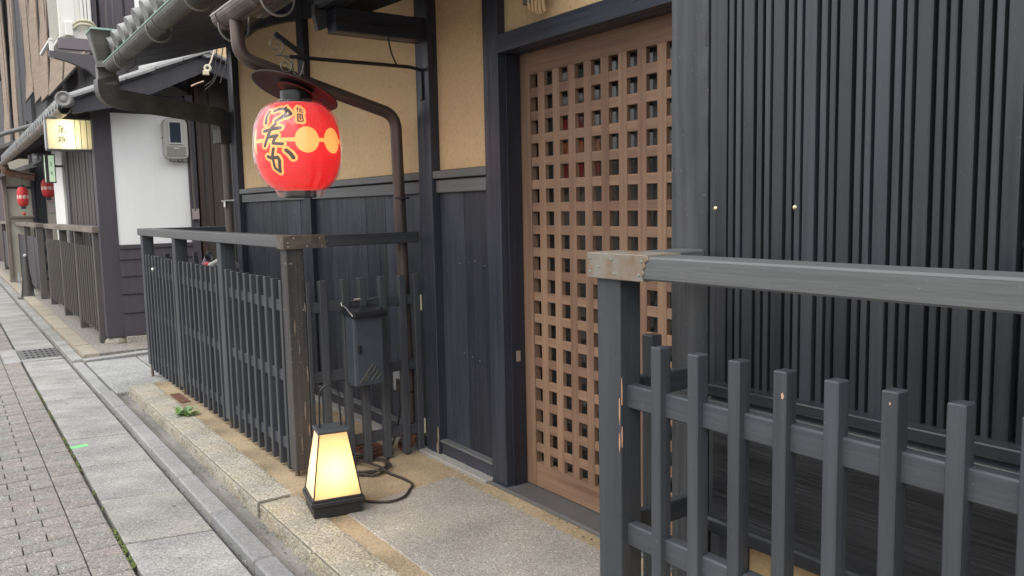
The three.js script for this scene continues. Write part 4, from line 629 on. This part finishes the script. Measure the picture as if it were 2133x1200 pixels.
// ================================================================ HOUSE ACROSS THE ALLEY (white gable wall)
const A = thing('gable_house', 'house across the alley with white plaster gable wall and purple brown boards', 'house');
{
  const X = -9.5, a = A;
  bx('corner_post', X - 0.18, X, 0.07, 2.62, -1.362, -1.54, purple, a); bx('frame_post', X - 0.15, X + 0.02, 0.07, 2.7, -2.30, -2.385, purple, a);
  bx('tie_beam', X - 0.15, X - 0.002, 2.472, 2.68, -1.54, -2.30, std({ ...woodSet([0.026, 0.030, 0.040], [0.045, 0.050, 0.062], { s: 181 }), roughness: 0.6 }), a, 'z');
  bx('plaster_panel', X - 0.1, X - 0.012, 1.062, 2.475, -1.54, -2.30, whitePlaster, a, 'y', 0.001);
  const T = [1.064, 0.905, 0.722, 0.528, 0.322, 0.13]; for (let i = 0; i < 5; i++) { const g = alongZ([[X - 0.05, T[i + 1]], [X + 0.014, T[i + 1]], [X + 0.002, T[i] - 0.003], [X - 0.05, T[i] - 0.003]], -2.31, -1.535); mesh('siding_board', g, purple, a); }
  bx('sill_board', X - 0.05, X + 0.02, 0.066, 0.128, -1.535, -2.4, purple, a, 'z'); bx('trim', X - 0.05, X + 0.018, 1.02, 1.064, -1.54, -2.30, purple, a, 'z');
  mesh('footing_stone', roughStone(X - 0.3, X + 0.05, -0.12, 0.065, -1.55, -2.9, 901, 0.02), edgeStone, a); mesh('corner_stone', new THREE.DodecahedronGeometry(0.11, 1).scale(0.8, 0.75, 1.1), edgeStone, a, [X - 0.07, 0.0, -1.46]);
  for (let i = 0; i < 9; i++) bx('alley_board', X - 0.16, X - 0.09 + (i % 2) * 0.01, 0.0, 3.0, -2.386 - i * 0.2, -2.582 - i * 0.2, brownWood, a, 'y', 0.004); bx('alley_post', X - 0.1, X - 0.04, 0, 3.0, -2.42, -2.47, std({ ...woodSet([0.05, 0.032, 0.024], [0.11, 0.078, 0.06], { s: 185 }), roughness: 0.7 }), a);
  mesh('conduit', pipe([[X + 0.04, 2.5, -2.325], [X + 0.04, 1.5, -2.335], [X + 0.04, 1.42, -2.34]], 0.014), greyWood, a); bx('junction_box', X, X + 0.05, 1.32, 1.44, -2.31, -2.38, std({ color: new THREE.Color(0.33, 0.27, 0.26), roughness: 0.6 }), a);
  // street front: boards, white panel, frames
  const F = -1.55; for (let x = -10.22, i = 0; x > -13.2; x -= 0.27, i++) { bx('front_board', x - 0.264, x, 0.2, 2.42, F + (i % 2) * 0.003, F - 0.05, purpleGrey, a, 'y', 0.004); bx('batten', x - 0.28, x - 0.254, 0.2, 2.42, F + 0.009, F, greyWood, a, 'y', 0.003); }
  bx('front_post', -10.26, -10.18, 0.05, 2.5, F + 0.03, F - 0.1, greyWood, a); bx('front_infill', -10.2, -9.68, 0.05, 2.5, F - 0.02, F - 0.06, purple, a, 'y'); bx('front_post', -13.42, -13.22, 0.05, 2.5, F + 0.02, F - 0.1, purple, a);
  bx('white_panel', -14.82, -13.62, 0.3, 2.5, F + 0.04, F - 0.06, whitePlaster, a, 'y', 0.002); bx('panel_edge', -13.64, -13.42, 0.2, 2.5, F + 0.01, F - 0.06, std({ color: new THREE.Color(0.12, 0.12, 0.105), roughness: 0.8 }), a); bx('front_sill', -15, -9.7, 0.0, 0.2, F + 0.02, F - 0.1, greyWood, a, 'x');
  // roof with gable to the alley
  const zE = -1.06, yE = 2.50, zR = -2.467, yR = 3.09, sl = (z) => yE + ((yR - yE) * (z - zE)) / (zR - zE);
  const rf = sub('roof', a);
  mesh('roof_deck', alongX([[zE, yE], [zE, yE - 0.04], [zR, yR - 0.05], [-3.4, yR - 0.45], [-3.4, yR - 0.4], [zR, yR]], -18.9, -9.12), stain, rf);
  mesh('barge_board', (() => { const s = [[zE - 0.06, sl(zE - 0.06) - 0.03], [zE - 0.09, sl(zE - 0.09) - 0.135], [-1.6, sl(-1.6) - 0.225], [-2.0, sl(-2.0) - 0.20], [zR, yR - 0.17], [-2.75, yR - 0.27], [-3.4, yR - 0.6], [-3.4, yR - 0.38], [zR, yR - 0.02]]; return alongX(s, -9.17, -9.1); })(), std({ ...woodSet([0.028, 0.028, 0.036], [0.05, 0.05, 0.06], { s: 187 }), roughness: 0.6 }), rf);
  const vt = cbox(0.2, 0.035, 0.30, 0.006, 'z'), ang = Math.atan2(yR - yE, -(zR - zE));
  for (let i = 0; i < 5; i++) { const z = zE - 0.15 - i * 0.285; const m = mesh('verge_tile', vt, tileMat[2], rf, [-9.13, sl(z) + 0.03 + (i % 2) * 0.003, z]); m.rotation.x = ang - 0.012; }
  for (let i = 0; i < 3; i++) { const z = zR - 0.16 - i * 0.285; const m = mesh('verge_tile', vt, tileMat[2], rf, [-9.13, yR - (zR - z) * 0.43 + 0.03, z]); m.rotation.x = -0.41; }
  const capg = new THREE.LatheGeometry([[0, 0.012], [0.024, 0.012], [0.028, 0], [0.05, 0], [0.056, 0.014], [0.072, 0.014], [0.076, 0.004], [0.076, -0.1]].map((p) => new THREE.Vector2(p[0] + 1e-4, p[1])), 22);
  mesh('gable_end_tile', capg.clone().rotateZ(-Math.PI / 2).rotateY(-0.35), tileMat[0], rf, [-9.03, 2.53, -1.06]); mesh('ridge_end_tile', capg.clone().rotateZ(-Math.PI / 2), tileMat[2], rf, [-9.05, yR + 0.03, zR]); mesh('ridge', new THREE.CylinderGeometry(0.075, 0.075, 9.6, 14).rotateZ(Math.PI / 2), tileMat[0], rf, [-13.9, yR + 0.03, zR]);
  const rowg = new THREE.CylinderGeometry(0.06, 0.06, 1.5, 10).rotateX(Math.PI / 2).rotateX(ang);
  for (let i = 0; i < 36; i++) { const x = -9.32 - i * 0.265; mesh('tile_row', rowg, tileMat[i % 3], rf, [x, (yE + yR) / 2 + 0.03, (zE + zR) / 2]); mesh('end_tile', new THREE.CylinderGeometry(0.064, 0.064, 0.03, 12).rotateX(Math.PI / 2), tileMat[(i + 1) % 3], rf, [x, yE + 0.015, zE + 0.01]); }
  for (let x = -9.4; x > -18.6; x -= 0.42) mesh('rafter', boxUV(bar([x, sl(-1.1) - 0.07, -1.1], [x, sl(-1.75) - 0.07, -1.75], 0.045, 0.06)), purple, rf);
  mesh('gutter', alongX(halfGutter(-1.075, 2.455, 0.062, 0.004), -18.9, -9.14), metal([0.17, 0.14, 0.115], [0.28, 0.245, 0.21], { s: 481, rough: 0.5, met: 0.2 }), a); for (let x = -9.9; x > -18; x -= 0.9) mesh('gutter_joint', alongX(halfGutter(-1.075, 2.456, 0.0655, 0.004), x, x + 0.02), greyCopper, a);
  mesh('far_leader', tube([[-18.8, 2.40, -1.08], [-18.8, 2.28, -1.12], [-18.8, 2.22, -1.3], [-18.7, 2.16, -1.6]], 0.075, 24, 12), metal([0.17, 0.075, 0.05], [0.15, 0.11, 0.09], { s: 485, rough: 0.5, met: 0.1 }), a);
  bx('eave_wall', -18.9, -9.7, 2.4, 2.75, -1.58, -1.64, stain, a, 'x');
  // upper floor set back, with its corner to the alley
  bx('upper_wall', -19, -11.0, 2.8, 9, -1.95, -5, std({ ...woodSet([0.035, 0.033, 0.035], [0.06, 0.057, 0.06], { s: 189 }), roughness: 0.7 }), a, 'y'); bx('upper_post', -11.05, -10.97, 2.8, 6.5, -1.9, -2.0, purple, a); bx('upper_post', -11.1, -10.985, 2.8, 6.5, -2.03, -2.14, purple, a); bx('upper_plaster', -11.06, -10.99, 2.8, 6.5, -2.145, -4.5, whitePlaster, a, 'y', 0.001);
  for (let i = 0; i < 3; i++) bx('lattice_bar', -10.99, -10.96, 2.8, 6.5, -1.66 - i * 0.085, -1.71 - i * 0.085, purple, a);
  bx('ochre_wall', -9.75, -9.65, 2.9, 4.2, -2.5, -4, plaster, a, 'y', 0.001);
}
// reed blinds, each its own thing
const reed = (() => { const t = (u, v) => { const n = fbm(u, v, 3, 90, 2, 951), st = Math.abs(((v * 90) % 1) - 0.5) * 2; const k = 0.62 + 0.55 * n; return mul([0.36, 0.275, 0.205], k * (st > 0.8 ? 0.6 : 1)); }; return std({ map: tex(256, 512, [1.2, 1.0], t), bumpMap: tex(64, 512, [1.2, 1.0], (u, v) => 1 - Math.pow(Math.abs(((v * 90) % 1) - 0.5) * 2, 2), false), bumpScale: 0.004, roughness: 0.85 }); })();
function blind(x0, x1, yb, yt, z, label, curl) {
  const o = thing('reed_blind', label, 'blind', 'reed blinds on the upper floor'); const w = x1 - x0, g = new THREE.BoxGeometry(w, yt - yb, 0.02, 6, 40, 1), p = g.attributes.position;
  for (let i = 0; i < p.count; i++) { const t = (p.getY(i) + (yt - yb) / 2) / (yt - yb); p.setZ(i, p.getZ(i) + curl * Math.pow(1 - t, 4) + 0.02 * Math.sin(t * 7 + x0)); }
  g.computeVertexNormals(); mesh('reeds', boxUV(g), reed, o, [(x0 + x1) / 2, (yb + yt) / 2, z]); mesh('bottom_rod', new THREE.CylinderGeometry(0.018, 0.018, w, 8).rotateZ(Math.PI / 2), brownWood, o, [(x0 + x1) / 2, yb, z + curl]); for (const k of [0.12, 0.88]) bx('cord', x0 + w * k - 0.008, x0 + w * k + 0.008, yb, yt, z + 0.03, z + 0.02, stain, o);
}
blind(-14.4, -12.2, 3.46, 6.4, -1.80, 'reed blind curling at the bottom right behind the air conditioner bracket', 0.10);
blind(-16.45, -14.55, 3.5, 7.0, -1.80, 'reed blind half hidden by the air conditioner, left of its bracket', 0.07);
blind(-17.85, -16.62, 3.56, 8.0, -1.80, 'first full reed blind left of the air conditioner', 0.05);
blind(-19.45, -18.02, 3.7, 8.0, -1.80, 'middle reed blind of the three between air conditioner and dark lattice', 0.04);
blind(-21.35, -19.66, 3.95, 8.5, -1.80, 'reed blind directly right of the dark upper lattice', 0.05);
blind(-25.1, -23.75, 3.3, 9.0, -1.80, 'narrow reed blind left of the dark upper lattice', 0.05);
blind(-29.2, -26.9, 3.3, 9.5, -1.80, 'reed blind at the far left edge of the street', 0.04);
// air conditioner on its stand
{
  const o = thing('air_conditioner', 'white outdoor air conditioner unit on a bracket above the gable roof', 'air conditioner', null, [0, 0, 0]);
  const w = std({ color: new THREE.Color(0.66, 0.65, 0.60), roughness: 0.5 }), dk = std({ color: new THREE.Color(0.07, 0.065, 0.07), roughness: 0.6 });
  mesh('casing', boxUV(new RoundedBoxGeometry(0.9, 0.72, 0.34, 2, 0.015)), w, o, [-10.96, 3.76, -1.415]); for (let i = 0; i < 26; i++) bx('fin', -11.38, -10.54, 3.44 + i * 0.025, 3.448 + i * 0.025, -1.245, -1.236, w, o, 'x', 0.001);
  bx('service_cover', -10.51, -10.46, 3.42, 3.58, -1.30, -1.38, w, o, 'y', 0.008); bx('side_panel', -10.511, -10.503, 3.42, 4.1, -1.27, -1.41, w, o, 'y', 0.002); for (let i = 0; i < 3; i++) bx('trunking', -10.5, -10.47, 3.6, 4.3, -1.47 - i * 0.035, -1.495 - i * 0.035, w, o);
  for (const y of [3.53, 3.57]) mesh('hose', tube([[-10.48, y - 0.02, -1.39], [-10.43, y + 0.02, -1.45], [-10.45, y + 0.02, -1.56], [-10.6, y - 0.02, -1.64]], 0.018, 24, 8), std({ color: new THREE.Color(0.48, 0.45, 0.33), roughness: 0.6 }), o);
  bx('stand_bar', -11.5, -10.45, 3.345, 3.375, -1.13, -1.165, w, o, 'x'); bx('stand_bar', -11.5, -10.45, 3.345, 3.375, -1.6, -1.635, w, o, 'x'); bx('stand_beam', -10.53, -10.46, 3.27, 3.385, -1.22, -1.66, std({ color: new THREE.Color(0.14, 0.12, 0.135), roughness: 0.6 }), o, 'z');
  mesh('bracket_arm', alongX([[-1.12, 3.235], [-1.12, 3.17], [-1.3, 3.13], [-1.5, 3.05], [-1.6, 2.95], [-1.68, 2.95], [-1.68, 3.25], [-1.6, 3.22]], -10.52, -10.44), dk, o); bx('stand_post', -10.52, -10.46, 3.15, 3.36, -1.13, -1.17, w, o); bx('stand_post', -10.52, -10.46, 2.9, 3.36, -1.62, -1.68, dk, o);
}
{
  const m = thing('electric_meter', 'beige electric meter box with dark window on the white plaster wall', 'meter', null, [-9.508, 2.2, -2.165]), be = std({ color: new THREE.Color(0.40, 0.39, 0.355), roughness: 0.5 });
  const s = new THREE.Shape(); s.moveTo(-0.11, -0.15); s.quadraticCurveTo(-0.105, -0.195, -0.07, -0.2); s.lineTo(0.085, -0.2); s.quadraticCurveTo(0.115, -0.195, 0.118, -0.15); s.lineTo(0.118, 0.165); s.quadraticCurveTo(0.11, 0.215, 0.06, 0.222); s.lineTo(-0.05, 0.222); s.quadraticCurveTo(-0.105, 0.215, -0.112, 0.165); s.closePath();
  mesh('case', boxUV(new THREE.ExtrudeGeometry(s, { depth: 0.085, bevelEnabled: true, bevelSize: 0.012, bevelThickness: 0.02, bevelSegments: 3 }).rotateY(Math.PI / 2)), be, m);
  const fr = new THREE.Shape(); fr.moveTo(-0.075, -0.06); fr.lineTo(0.07, -0.06); fr.lineTo(0.07, 0.19); fr.lineTo(-0.075, 0.19); fr.closePath(); const ho = new THREE.Path(); ho.moveTo(-0.06, -0.045); ho.lineTo(0.055, -0.045); ho.lineTo(0.055, 0.175); ho.lineTo(-0.06, 0.175); ho.closePath(); fr.holes.push(ho);
  mesh('window_frame', boxUV(new THREE.ExtrudeGeometry(fr, { depth: 0.012, bevelEnabled: false }).rotateY(Math.PI / 2)), std({ color: new THREE.Color(0.45, 0.46, 0.45), roughness: 0.4 }), m, [0.104, 0.01, 0]); bx('window', 0.1, 0.1085, -0.035, 0.185, -0.055, 0.06, std({ color: new THREE.Color(0.035, 0.045, 0.06), roughness: 0.12 }), m, 'y', 0.001);
  bx('lower_cover', 0.1, 0.11, -0.185, -0.075, -0.1, 0.1, std({ color: new THREE.Color(0.23, 0.225, 0.20), roughness: 0.5 }), m, 'z', 0.004); mesh('badge', new THREE.SphereGeometry(1, 16, 8).scale(0.006, 0.012, 0.035), std({ color: new THREE.Color(0.42, 0.42, 0.38), roughness: 0.4 }), m, [0.111, -0.098, 0]);
  mesh('screw', new THREE.SphereGeometry(0.01, 8, 6), greyWood, m, [0.05, 0.02, 0.125]); for (const q of [[0.06, -0.04], [-0.02, -0.1]]) mesh('cable', tube([[0.05, -0.2, q[0]], [0.05, -0.235, q[0] - 0.01], [0.05, -0.24, q[1] - 0.02], [0.05, -0.21, q[1] - 0.03]], 0.005, 20, 6), cordMat, m);
}
// lit box sign and the narrow sign behind it
function glyphs(c, map, S, style) { c.strokeStyle = style; c.lineCap = c.lineJoin = 'round'; for (const [pts, w] of S) { c.lineWidth = w; c.beginPath(); pts.forEach((p, i) => { const q = map(...p); i ? c.lineTo(...q) : c.moveTo(...q); }); c.stroke(); } }
const SIGN = [[[[492, 322], [478, 352], [462, 392]], 13], [[[488, 368], [560, 352], [580, 368], [572, 405], [560, 425]], 13], [[[470, 412], [560, 402]], 10], [[[448, 452], [520, 442], [590, 432]], 13], [[[532, 430], [530, 560]], 14], [[[480, 486], [462, 515], [432, 545]], 13], [[[590, 455], [545, 482]], 11], [[[545, 490], [590, 530], [665, 552]], 14],
  [[[428, 690], [505, 678]], 14], [[[478, 685], [470, 790]], 13], [[[478, 738], [512, 730]], 10], [[[445, 735], [440, 800]], 11], [[[422, 806], [470, 792], [532, 768]], 14], [[[570, 640], [550, 690], [528, 722]], 13], [[[545, 712], [655, 692]], 12], [[[615, 705], [585, 775], [520, 840]], 13], [[[560, 735], [620, 815], [692, 850]], 15]];
{
  const z0 = -0.952, z1 = -1.382, y0 = 2.082, y1 = 2.398, X = -9.6;
  const o = thing('box_sign', 'lit cream box sign with two brushed characters and three slats at the house corner', 'sign'), fr = std({ color: new THREE.Color(0.10, 0.10, 0.105), roughness: 0.45, metalness: 0.3 });
  const cv = document.createElement('canvas'); cv.width = 512; cv.height = 380; const c = cv.getContext('2d'); c.fillStyle = 'rgb(255,246,216)'; c.fillRect(0, 0, 512, 380); glyphs(c, (a, b) => [((a - 165) / 1195) * 512, ((b - 165) / 840) * 380], SIGN.map(([p, w]) => [p, w * 0.72]), 'rgb(22,15,6)');
  const map = new THREE.CanvasTexture(cv); map.colorSpace = THREE.SRGBColorSpace;
  const face = std({ map, roughness: 1, transmission: 0.62, thickness: 0, side: THREE.DoubleSide }), back = std({ color: new THREE.Color(0.9, 0.84, 0.6), roughness: 1, transmission: 0.5, thickness: 0, side: THREE.DoubleSide });
  mesh('sign_face', new THREE.PlaneGeometry(z0 - z1 - 0.02, y1 - y0 - 0.02).rotateY(Math.PI / 2), face, o, [X - 0.004, (y0 + y1) / 2, (z0 + z1) / 2]); mesh('rear_face', new THREE.PlaneGeometry(z0 - z1 - 0.02, y1 - y0 - 0.02).rotateY(-Math.PI / 2), back, o, [X - 0.126, (y0 + y1) / 2, (z0 + z1) / 2]);
  bx('frame', X - 0.13, X + 0.004, y0 - 0.012, y0 + 0.004, z0 + 0.012, z1 - 0.012, fr, o, 'z'); bx('frame', X - 0.13, X + 0.004, y1 - 0.004, y1 + 0.012, z0 + 0.012, z1 - 0.012, fr, o, 'z'); bx('frame', X - 0.13, X + 0.004, y0 + 0.0042, y1 - 0.0042, z0 - 0.003, z0 + 0.014, std({ color: new THREE.Color(0.25, 0.25, 0.25), roughness: 0.4 }), o, 'y'); bx('frame', X - 0.13, X + 0.004, y0 + 0.0042, y1 - 0.0042, z1 + 0.003, z1 - 0.014, fr, o, 'y');
  for (const k of [0.595, 0.72, 0.85]) bx('slat', X - 0.003, X + 0.004, y0, y1, z0 + (z1 - z0) * k, z0 + (z1 - z0) * k - 0.006, fr, o, 'y', 0.001);
  bx('bracket', X - 0.08, X - 0.04, 2.2, 2.3, z1 - 0.014, -1.40, fr, o, 'z');
  for (const [y, z] of [[2.32, -1.13], [2.15, -1.16]]) { mesh('tube_lamp', new THREE.SphereGeometry(0.02, 12, 8), std({ color: 0xffffff, emissive: new THREE.Color(1, 0.93, 0.66), emissiveIntensity: 3 }), o, [X - 0.07, y, z]); const p = new THREE.PointLight(new THREE.Color(1, 0.94, 0.70), 0.075, 0, 2); p.position.set(X - 0.07, y, z); p.castShadow = true; p.shadow.radius = 2; o.add(p); }
  const s = thing('narrow_sign', 'narrow pale green lit sign with two small characters below the box sign', 'sign'), cv2 = document.createElement('canvas'); cv2.width = 96; cv2.height = 256; const d = cv2.getContext('2d'); d.fillStyle = 'rgb(196,222,190)'; d.fillRect(0, 0, 96, 256);
  glyphs(d, (a, b) => [((a - 420) / 270) * 44 + 26, b < 600 ? ((b - 322) / 240) * 46 + 62 : ((b - 640) / 210) * 46 + 148], SIGN.map(([p]) => [p, 3.2]), 'rgb(40,56,44)');
  const m2 = new THREE.CanvasTexture(cv2); m2.colorSpace = THREE.SRGBColorSpace; const fm = std({ map: m2, roughness: 0.7, emissive: new THREE.Color(1, 1, 1), emissiveMap: m2, emissiveIntensity: 0.4 });
  bx('box', -13.6, -13.502, 1.87, 2.285, -1.285, -1.415, fr, s); mesh('sign_face', new THREE.PlaneGeometry(0.075, 0.38).rotateY(Math.PI / 2), fm, s, [-13.4995, 2.077, -1.365]); mesh('side_face', new THREE.PlaneGeometry(0.08, 0.38), std({ color: new THREE.Color(0.55, 0.7, 0.5), emissive: new THREE.Color(0.5, 0.7, 0.42), emissiveIntensity: 0.5 }), s, [-13.55, 2.077, -1.2835]); bx('bracket', -13.57, -13.53, 2.1, 2.13, -1.41, -1.52, fr, s, 'z');
}
// overhead wires under the eave
{
  const W = thing('eave_wires', 'loose wires and a white insulator hanging under the eave by the gable roof', 'wires');
  for (const P of [[[-9, 3.20, -2.56], [-9, 3.02, -2.53], [-9, 2.83, -2.50], [-9, 2.74, -2.40]], [[-9, 3.20, -2.62], [-9, 3.0, -2.58], [-9, 2.8, -2.50], [-9, 2.70, -2.40]], [[-9, 3.16, -2.68], [-9, 2.95, -2.62], [-9, 2.78, -2.56]]]) mesh('wire', tube(P, 0.006, 30, 6), cordMat, W);
  const ins = std({ color: new THREE.Color(0.58, 0.52, 0.40), roughness: 0.5 }); mesh('stay', tube([[-9, 3.18, -2.54], [-9, 3.02, -2.485], [-9, 2.95, -2.45]], 0.009, 10, 6), ins, W); mesh('insulator', new THREE.TorusGeometry(0.028, 0.014, 8, 16).rotateY(1.2), ins, W, [-9, 2.93, -2.44]); mesh('clamp', cbox(0.04, 0.05, 0.06, 0.006), ins, W, [-9, 2.88, -2.42]);
  mesh('copper_end', tube([[-9, 2.73, -2.26], [-9, 2.76, -2.32], [-9, 2.79, -2.39]], 0.009, 10, 6), std({ color: new THREE.Color(0.5, 0.34, 0.25), roughness: 0.5 }), W);
}
// fences along the left hand houses
{
  const f = thing('picket_fence', 'weathered brown picket fence in front of the house across the alley', 'fence'), z = -1.315;
  const xs = [-9.66, -11.15, -12.7, -14.45]; xs.forEach((x, i) => bx('post', x - 0.095, x, -0.06, 1.20, z, z - 0.09, greyWood, f));
  const g = [0, 1].map(() => cbox(0.032, 0.93, 0.035, 0.003)); for (let x = -9.86, i = 0; x > -14.4; x -= 0.172, i++) if (!xs.some((q) => Math.abs(x - q + 0.05) < 0.07)) mesh('picket', g[i % 2], greyWood, f, [x, 0.575 + rr(-0.006, 0.006), z - 0.015]);
  for (const y of [0.9, 0.5]) bx('rail', -14.45, -9.7, y - 0.03, y + 0.03, z - 0.035, z - 0.06, greyWood, f, 'x');
  bx('top_rail', -12.1, -9.61, 1.20, 1.27, z + 0.015, z - 0.105, oldRail, f, 'x', 0.006); bx('top_rail', -14.6, -12.104, 1.195, 1.268, z + 0.015, z - 0.105, oldRail, f, 'x', 0.006);
  bx('top_rail', -9.73, -9.615, 1.2, 1.266, z - 0.106, -1.56, oldRail, f, 'z'); bx('end_board', -9.70, -9.66, 0.85, 0.93, z - 0.09, -1.55, greyWood, f, 'z'); bx('end_post', -9.73, -9.66, 0, 1.2, -1.475, -1.53, greyWood, f); for (const y of [0.4, 0.62, 1.02]) bx('end_board', -9.70, -9.665, y, y + 0.07, z - 0.09, -1.48, greyWood, f, 'z');
}
{
  const f = thing('board_fence', 'dark boarded fence behind the traffic cone further along the street', 'fence'), z = -1.27;
  for (const x of [-15.5, -17.9, -20.3, -22.7, -25]) bx('post', x - 0.14, x, 0, 1.20, z, z - 0.1, greyWood, f); bx('top_rail', -20, -15.46, 1.2, 1.27, z + 0.02, z - 0.11, oldRail, f, 'x', 0.006); bx('top_rail', -25.2, -20.004, 1.2, 1.27, z + 0.02, z - 0.11, oldRail, f, 'x', 0.006);
  for (let x = -15.68; x > -24.9; x -= 0.2) bx('board', x - 0.19, x, 0.1, 1.02, z - 0.03 + rr(-0.003, 0.003), z - 0.055, purple, f, 'y'); bx('top_rail', -15.62, -15.5, 1.19, 1.25, z - 0.11, -1.75, greyWood, f, 'z'); for (const y of [0.12, 0.35, 0.6, 0.85]) bx('end_board', -15.56, -15.52, y, y + 0.12, z - 0.1, -1.75, greyWood, f, 'z'); 
}
{
  const c = thing('traffic_cone', 'dark traffic cone with a pale blue sticker in front of the boarded fence', 'cone', null, [-16.3, -0.035, -1.135]), k = std({ color: new THREE.Color(0.075, 0.075, 0.07), roughness: 0.55 });
  mesh('body', new THREE.LatheGeometry([[0.135, 0.0], [0.135, 0.02], [0.105, 0.03], [0.022, 0.74], [0.001, 0.75]].map((p) => new THREE.Vector2(...p)), 28), k, c); mesh('base', cbox(0.32, 0.022, 0.32, 0.006), k, c, [0, 0.0, 0]); mesh('tip', new THREE.SphereGeometry(0.028, 12, 8), std({ color: new THREE.Color(0.6, 0.6, 0.58) }), c, [0, 0.745, 0]);
  bx('sticker', 0.0, 0.06, 0.03, 0.45, 0.115, 0.121, std({ color: new THREE.Color(0.42, 0.58, 0.66), roughness: 0.5 }), c, 'y', 0.001);
}
// next house down the street
{
  const b = thing('far_house', 'far house with cream porch wall and dark posts beyond the boarded fence', 'house');
  bx('porch_wall', -20.1, -20, 0, 2.6, -1.16, -1.62, creamPlaster, b, 'y', 0.002); bx('post', -20.05, -19.95, 0, 3.4, -1.60, -1.66, purple, b); bx('dark_panel', -20.08, -20, 0, 2.6, -1.66, -1.87, std({ color: new THREE.Color(0.03, 0.034, 0.042), roughness: 0.6 }), b, 'y'); bx('inner_wall', -20.1, -20.01, 0, 3.2, -1.87, -2.6, creamPlaster, b, 'y', 0.002); bx('post', -20.05, -19.93, 0, 2.5, -1.09, -1.16, oldRail, b);
  bx('crossbeam', -20.03, -19.96, 1.97, 2.02, -1.16, -1.60, purple, b, 'z'); bx('shelf', -20.05, -19.9, 1.36, 1.40, -1.16, -1.62, oldRail, b, 'z');
  for (const [y, h2, c] of [[1.45, 0.2, [0.5, 0.42, 0.42]], [1.68, 0.18, [0.45, 0.3, 0.32]]]) bx('poster', -20.0, -19.995, y, y + h2, -1.90, -2.03, std({ color: new THREE.Color(...c) }), b, 'y', 0.001);
  mesh('porch_roof', alongX([[-0.95, 2.23], [-0.95, 2.17], [-1.7, 2.42], [-1.7, 2.52]], -22.5, -19.4), tileMat[0], b); mesh('porch_gutter', alongX(halfGutter(-0.94, 2.17, 0.05, 0.004), -22.5, -19.35), verdigris, b);
  bx('front_wall', -70, -20.2, 0, 2.5, -1.45, -3, std({ ...woodSet([0.05, 0.035, 0.032], [0.10, 0.07, 0.062], { s: 193 }), roughness: 0.7 }), b, 'y'); bx('red_panel', -26, -21.2, 0.6, 2.3, -1.44, -1.40, std({ color: new THREE.Color(0.14, 0.035, 0.03), roughness: 0.6 }), b, 'y');
  bx('upper_wall', -70, -19.05, 3.2, 10.5, -1.95, -5, std({ color: new THREE.Color(0.04, 0.036, 0.036), roughness: 0.7 }), b, 'y'); for (let i = 0; i < 9; i++) bx('upper_lattice', -23.6 + i * 0.24, -23.52 + i * 0.24, 3.35, 9, -1.86, -1.93, std({ color: new THREE.Color(0.09, 0.09, 0.10), roughness: 0.6 }), b, 'y');
  mesh('lower_roof', alongX([[-1.0, 2.95], [-1.0, 2.88], [-2.0, 3.3], [-2.0, 3.4]], -70, -22.6), tileMat[1], b); mesh('upper_downpipe', tube([[-21.2, 6.6, -1.0], [-21.2, 5.4, -1.1], [-22.6, 4.6, -1.35]], 0.05, 20, 10), greyCopper, b); mesh('roof_pipe', tube([[-23, 3.05, -1.0], [-19.5, 3.02, -1.05], [-16.5, 3.0, -1.5]], 0.045, 20, 10), greyCopper, b);
  const ln = (x, z, yc, r, label) => { const o = thing('festival_lantern', label, 'lantern', null, [x, yc, z]); const cv = document.createElement('canvas'); cv.width = 256; cv.height = 128; const c = cv.getContext('2d'); c.fillStyle = 'rgb(205,60,62)'; c.fillRect(0, 0, 256, 128); c.fillStyle = 'rgb(226,190,176)'; for (let i = 0; i < 9; i++) { c.beginPath(); c.arc(14 + i * 28.4, 66, 13, 0, 7); c.fill(); } const m = new THREE.CanvasTexture(cv); m.colorSpace = THREE.SRGBColorSpace;
    const P = []; for (let i = 0; i <= 24; i++) { const t = -1 + i / 12; P.push(new THREE.Vector2(0.04 + (r - 0.04) * Math.sqrt(Math.max(0, 1 - Math.abs(t) ** 2.6)), t * 0.185)); } mesh('paper_shade', new THREE.LatheGeometry(P, 32), std({ map: m, roughness: 0.6 }), o); mesh('top_collar', new THREE.CylinderGeometry(0.045, 0.045, 0.04, 16), stain, o, [0, 0.2, 0]); mesh('bottom_collar', new THREE.CylinderGeometry(0.045, 0.045, 0.05, 16), stain, o, [0, -0.21, 0]); mesh('string', new THREE.CylinderGeometry(0.004, 0.004, 0.2, 6), stain, o, [0, 0.31, 0]); return o; };
  const l1 = ln(-18, -1.30, 1.765, 0.1, 'red and white round lantern hung before the far cream porch wall'); mesh('tassel', new THREE.SphereGeometry(0.05, 10, 8).scale(1, 0.6, 0.7), std({ color: new THREE.Color(0.5, 0.05, 0.05) }), l1, [0, -0.33, 0]);
  ln(-18, -1.735, 1.93, 0.12, 'red lantern partly hidden behind the narrow green sign');
}
// the row across the street, behind the photographer: it closes the lane and shades it
{
  const o = thing('opposite_wall', 'low cream plaster garden wall on the other side of the lane', 'wall');
  bx('wall', -40, 6, 0, 2.0, 4.2, 4.45, creamPlaster, o, 'x', 0.01); mesh('coping', alongX([[4.05, 2.0], [4.05, 2.05], [4.325, 2.2], [4.6, 2.05], [4.6, 2.0]], -40, 6), tileMat[0], o);
}

renderer.render(scene, camera);
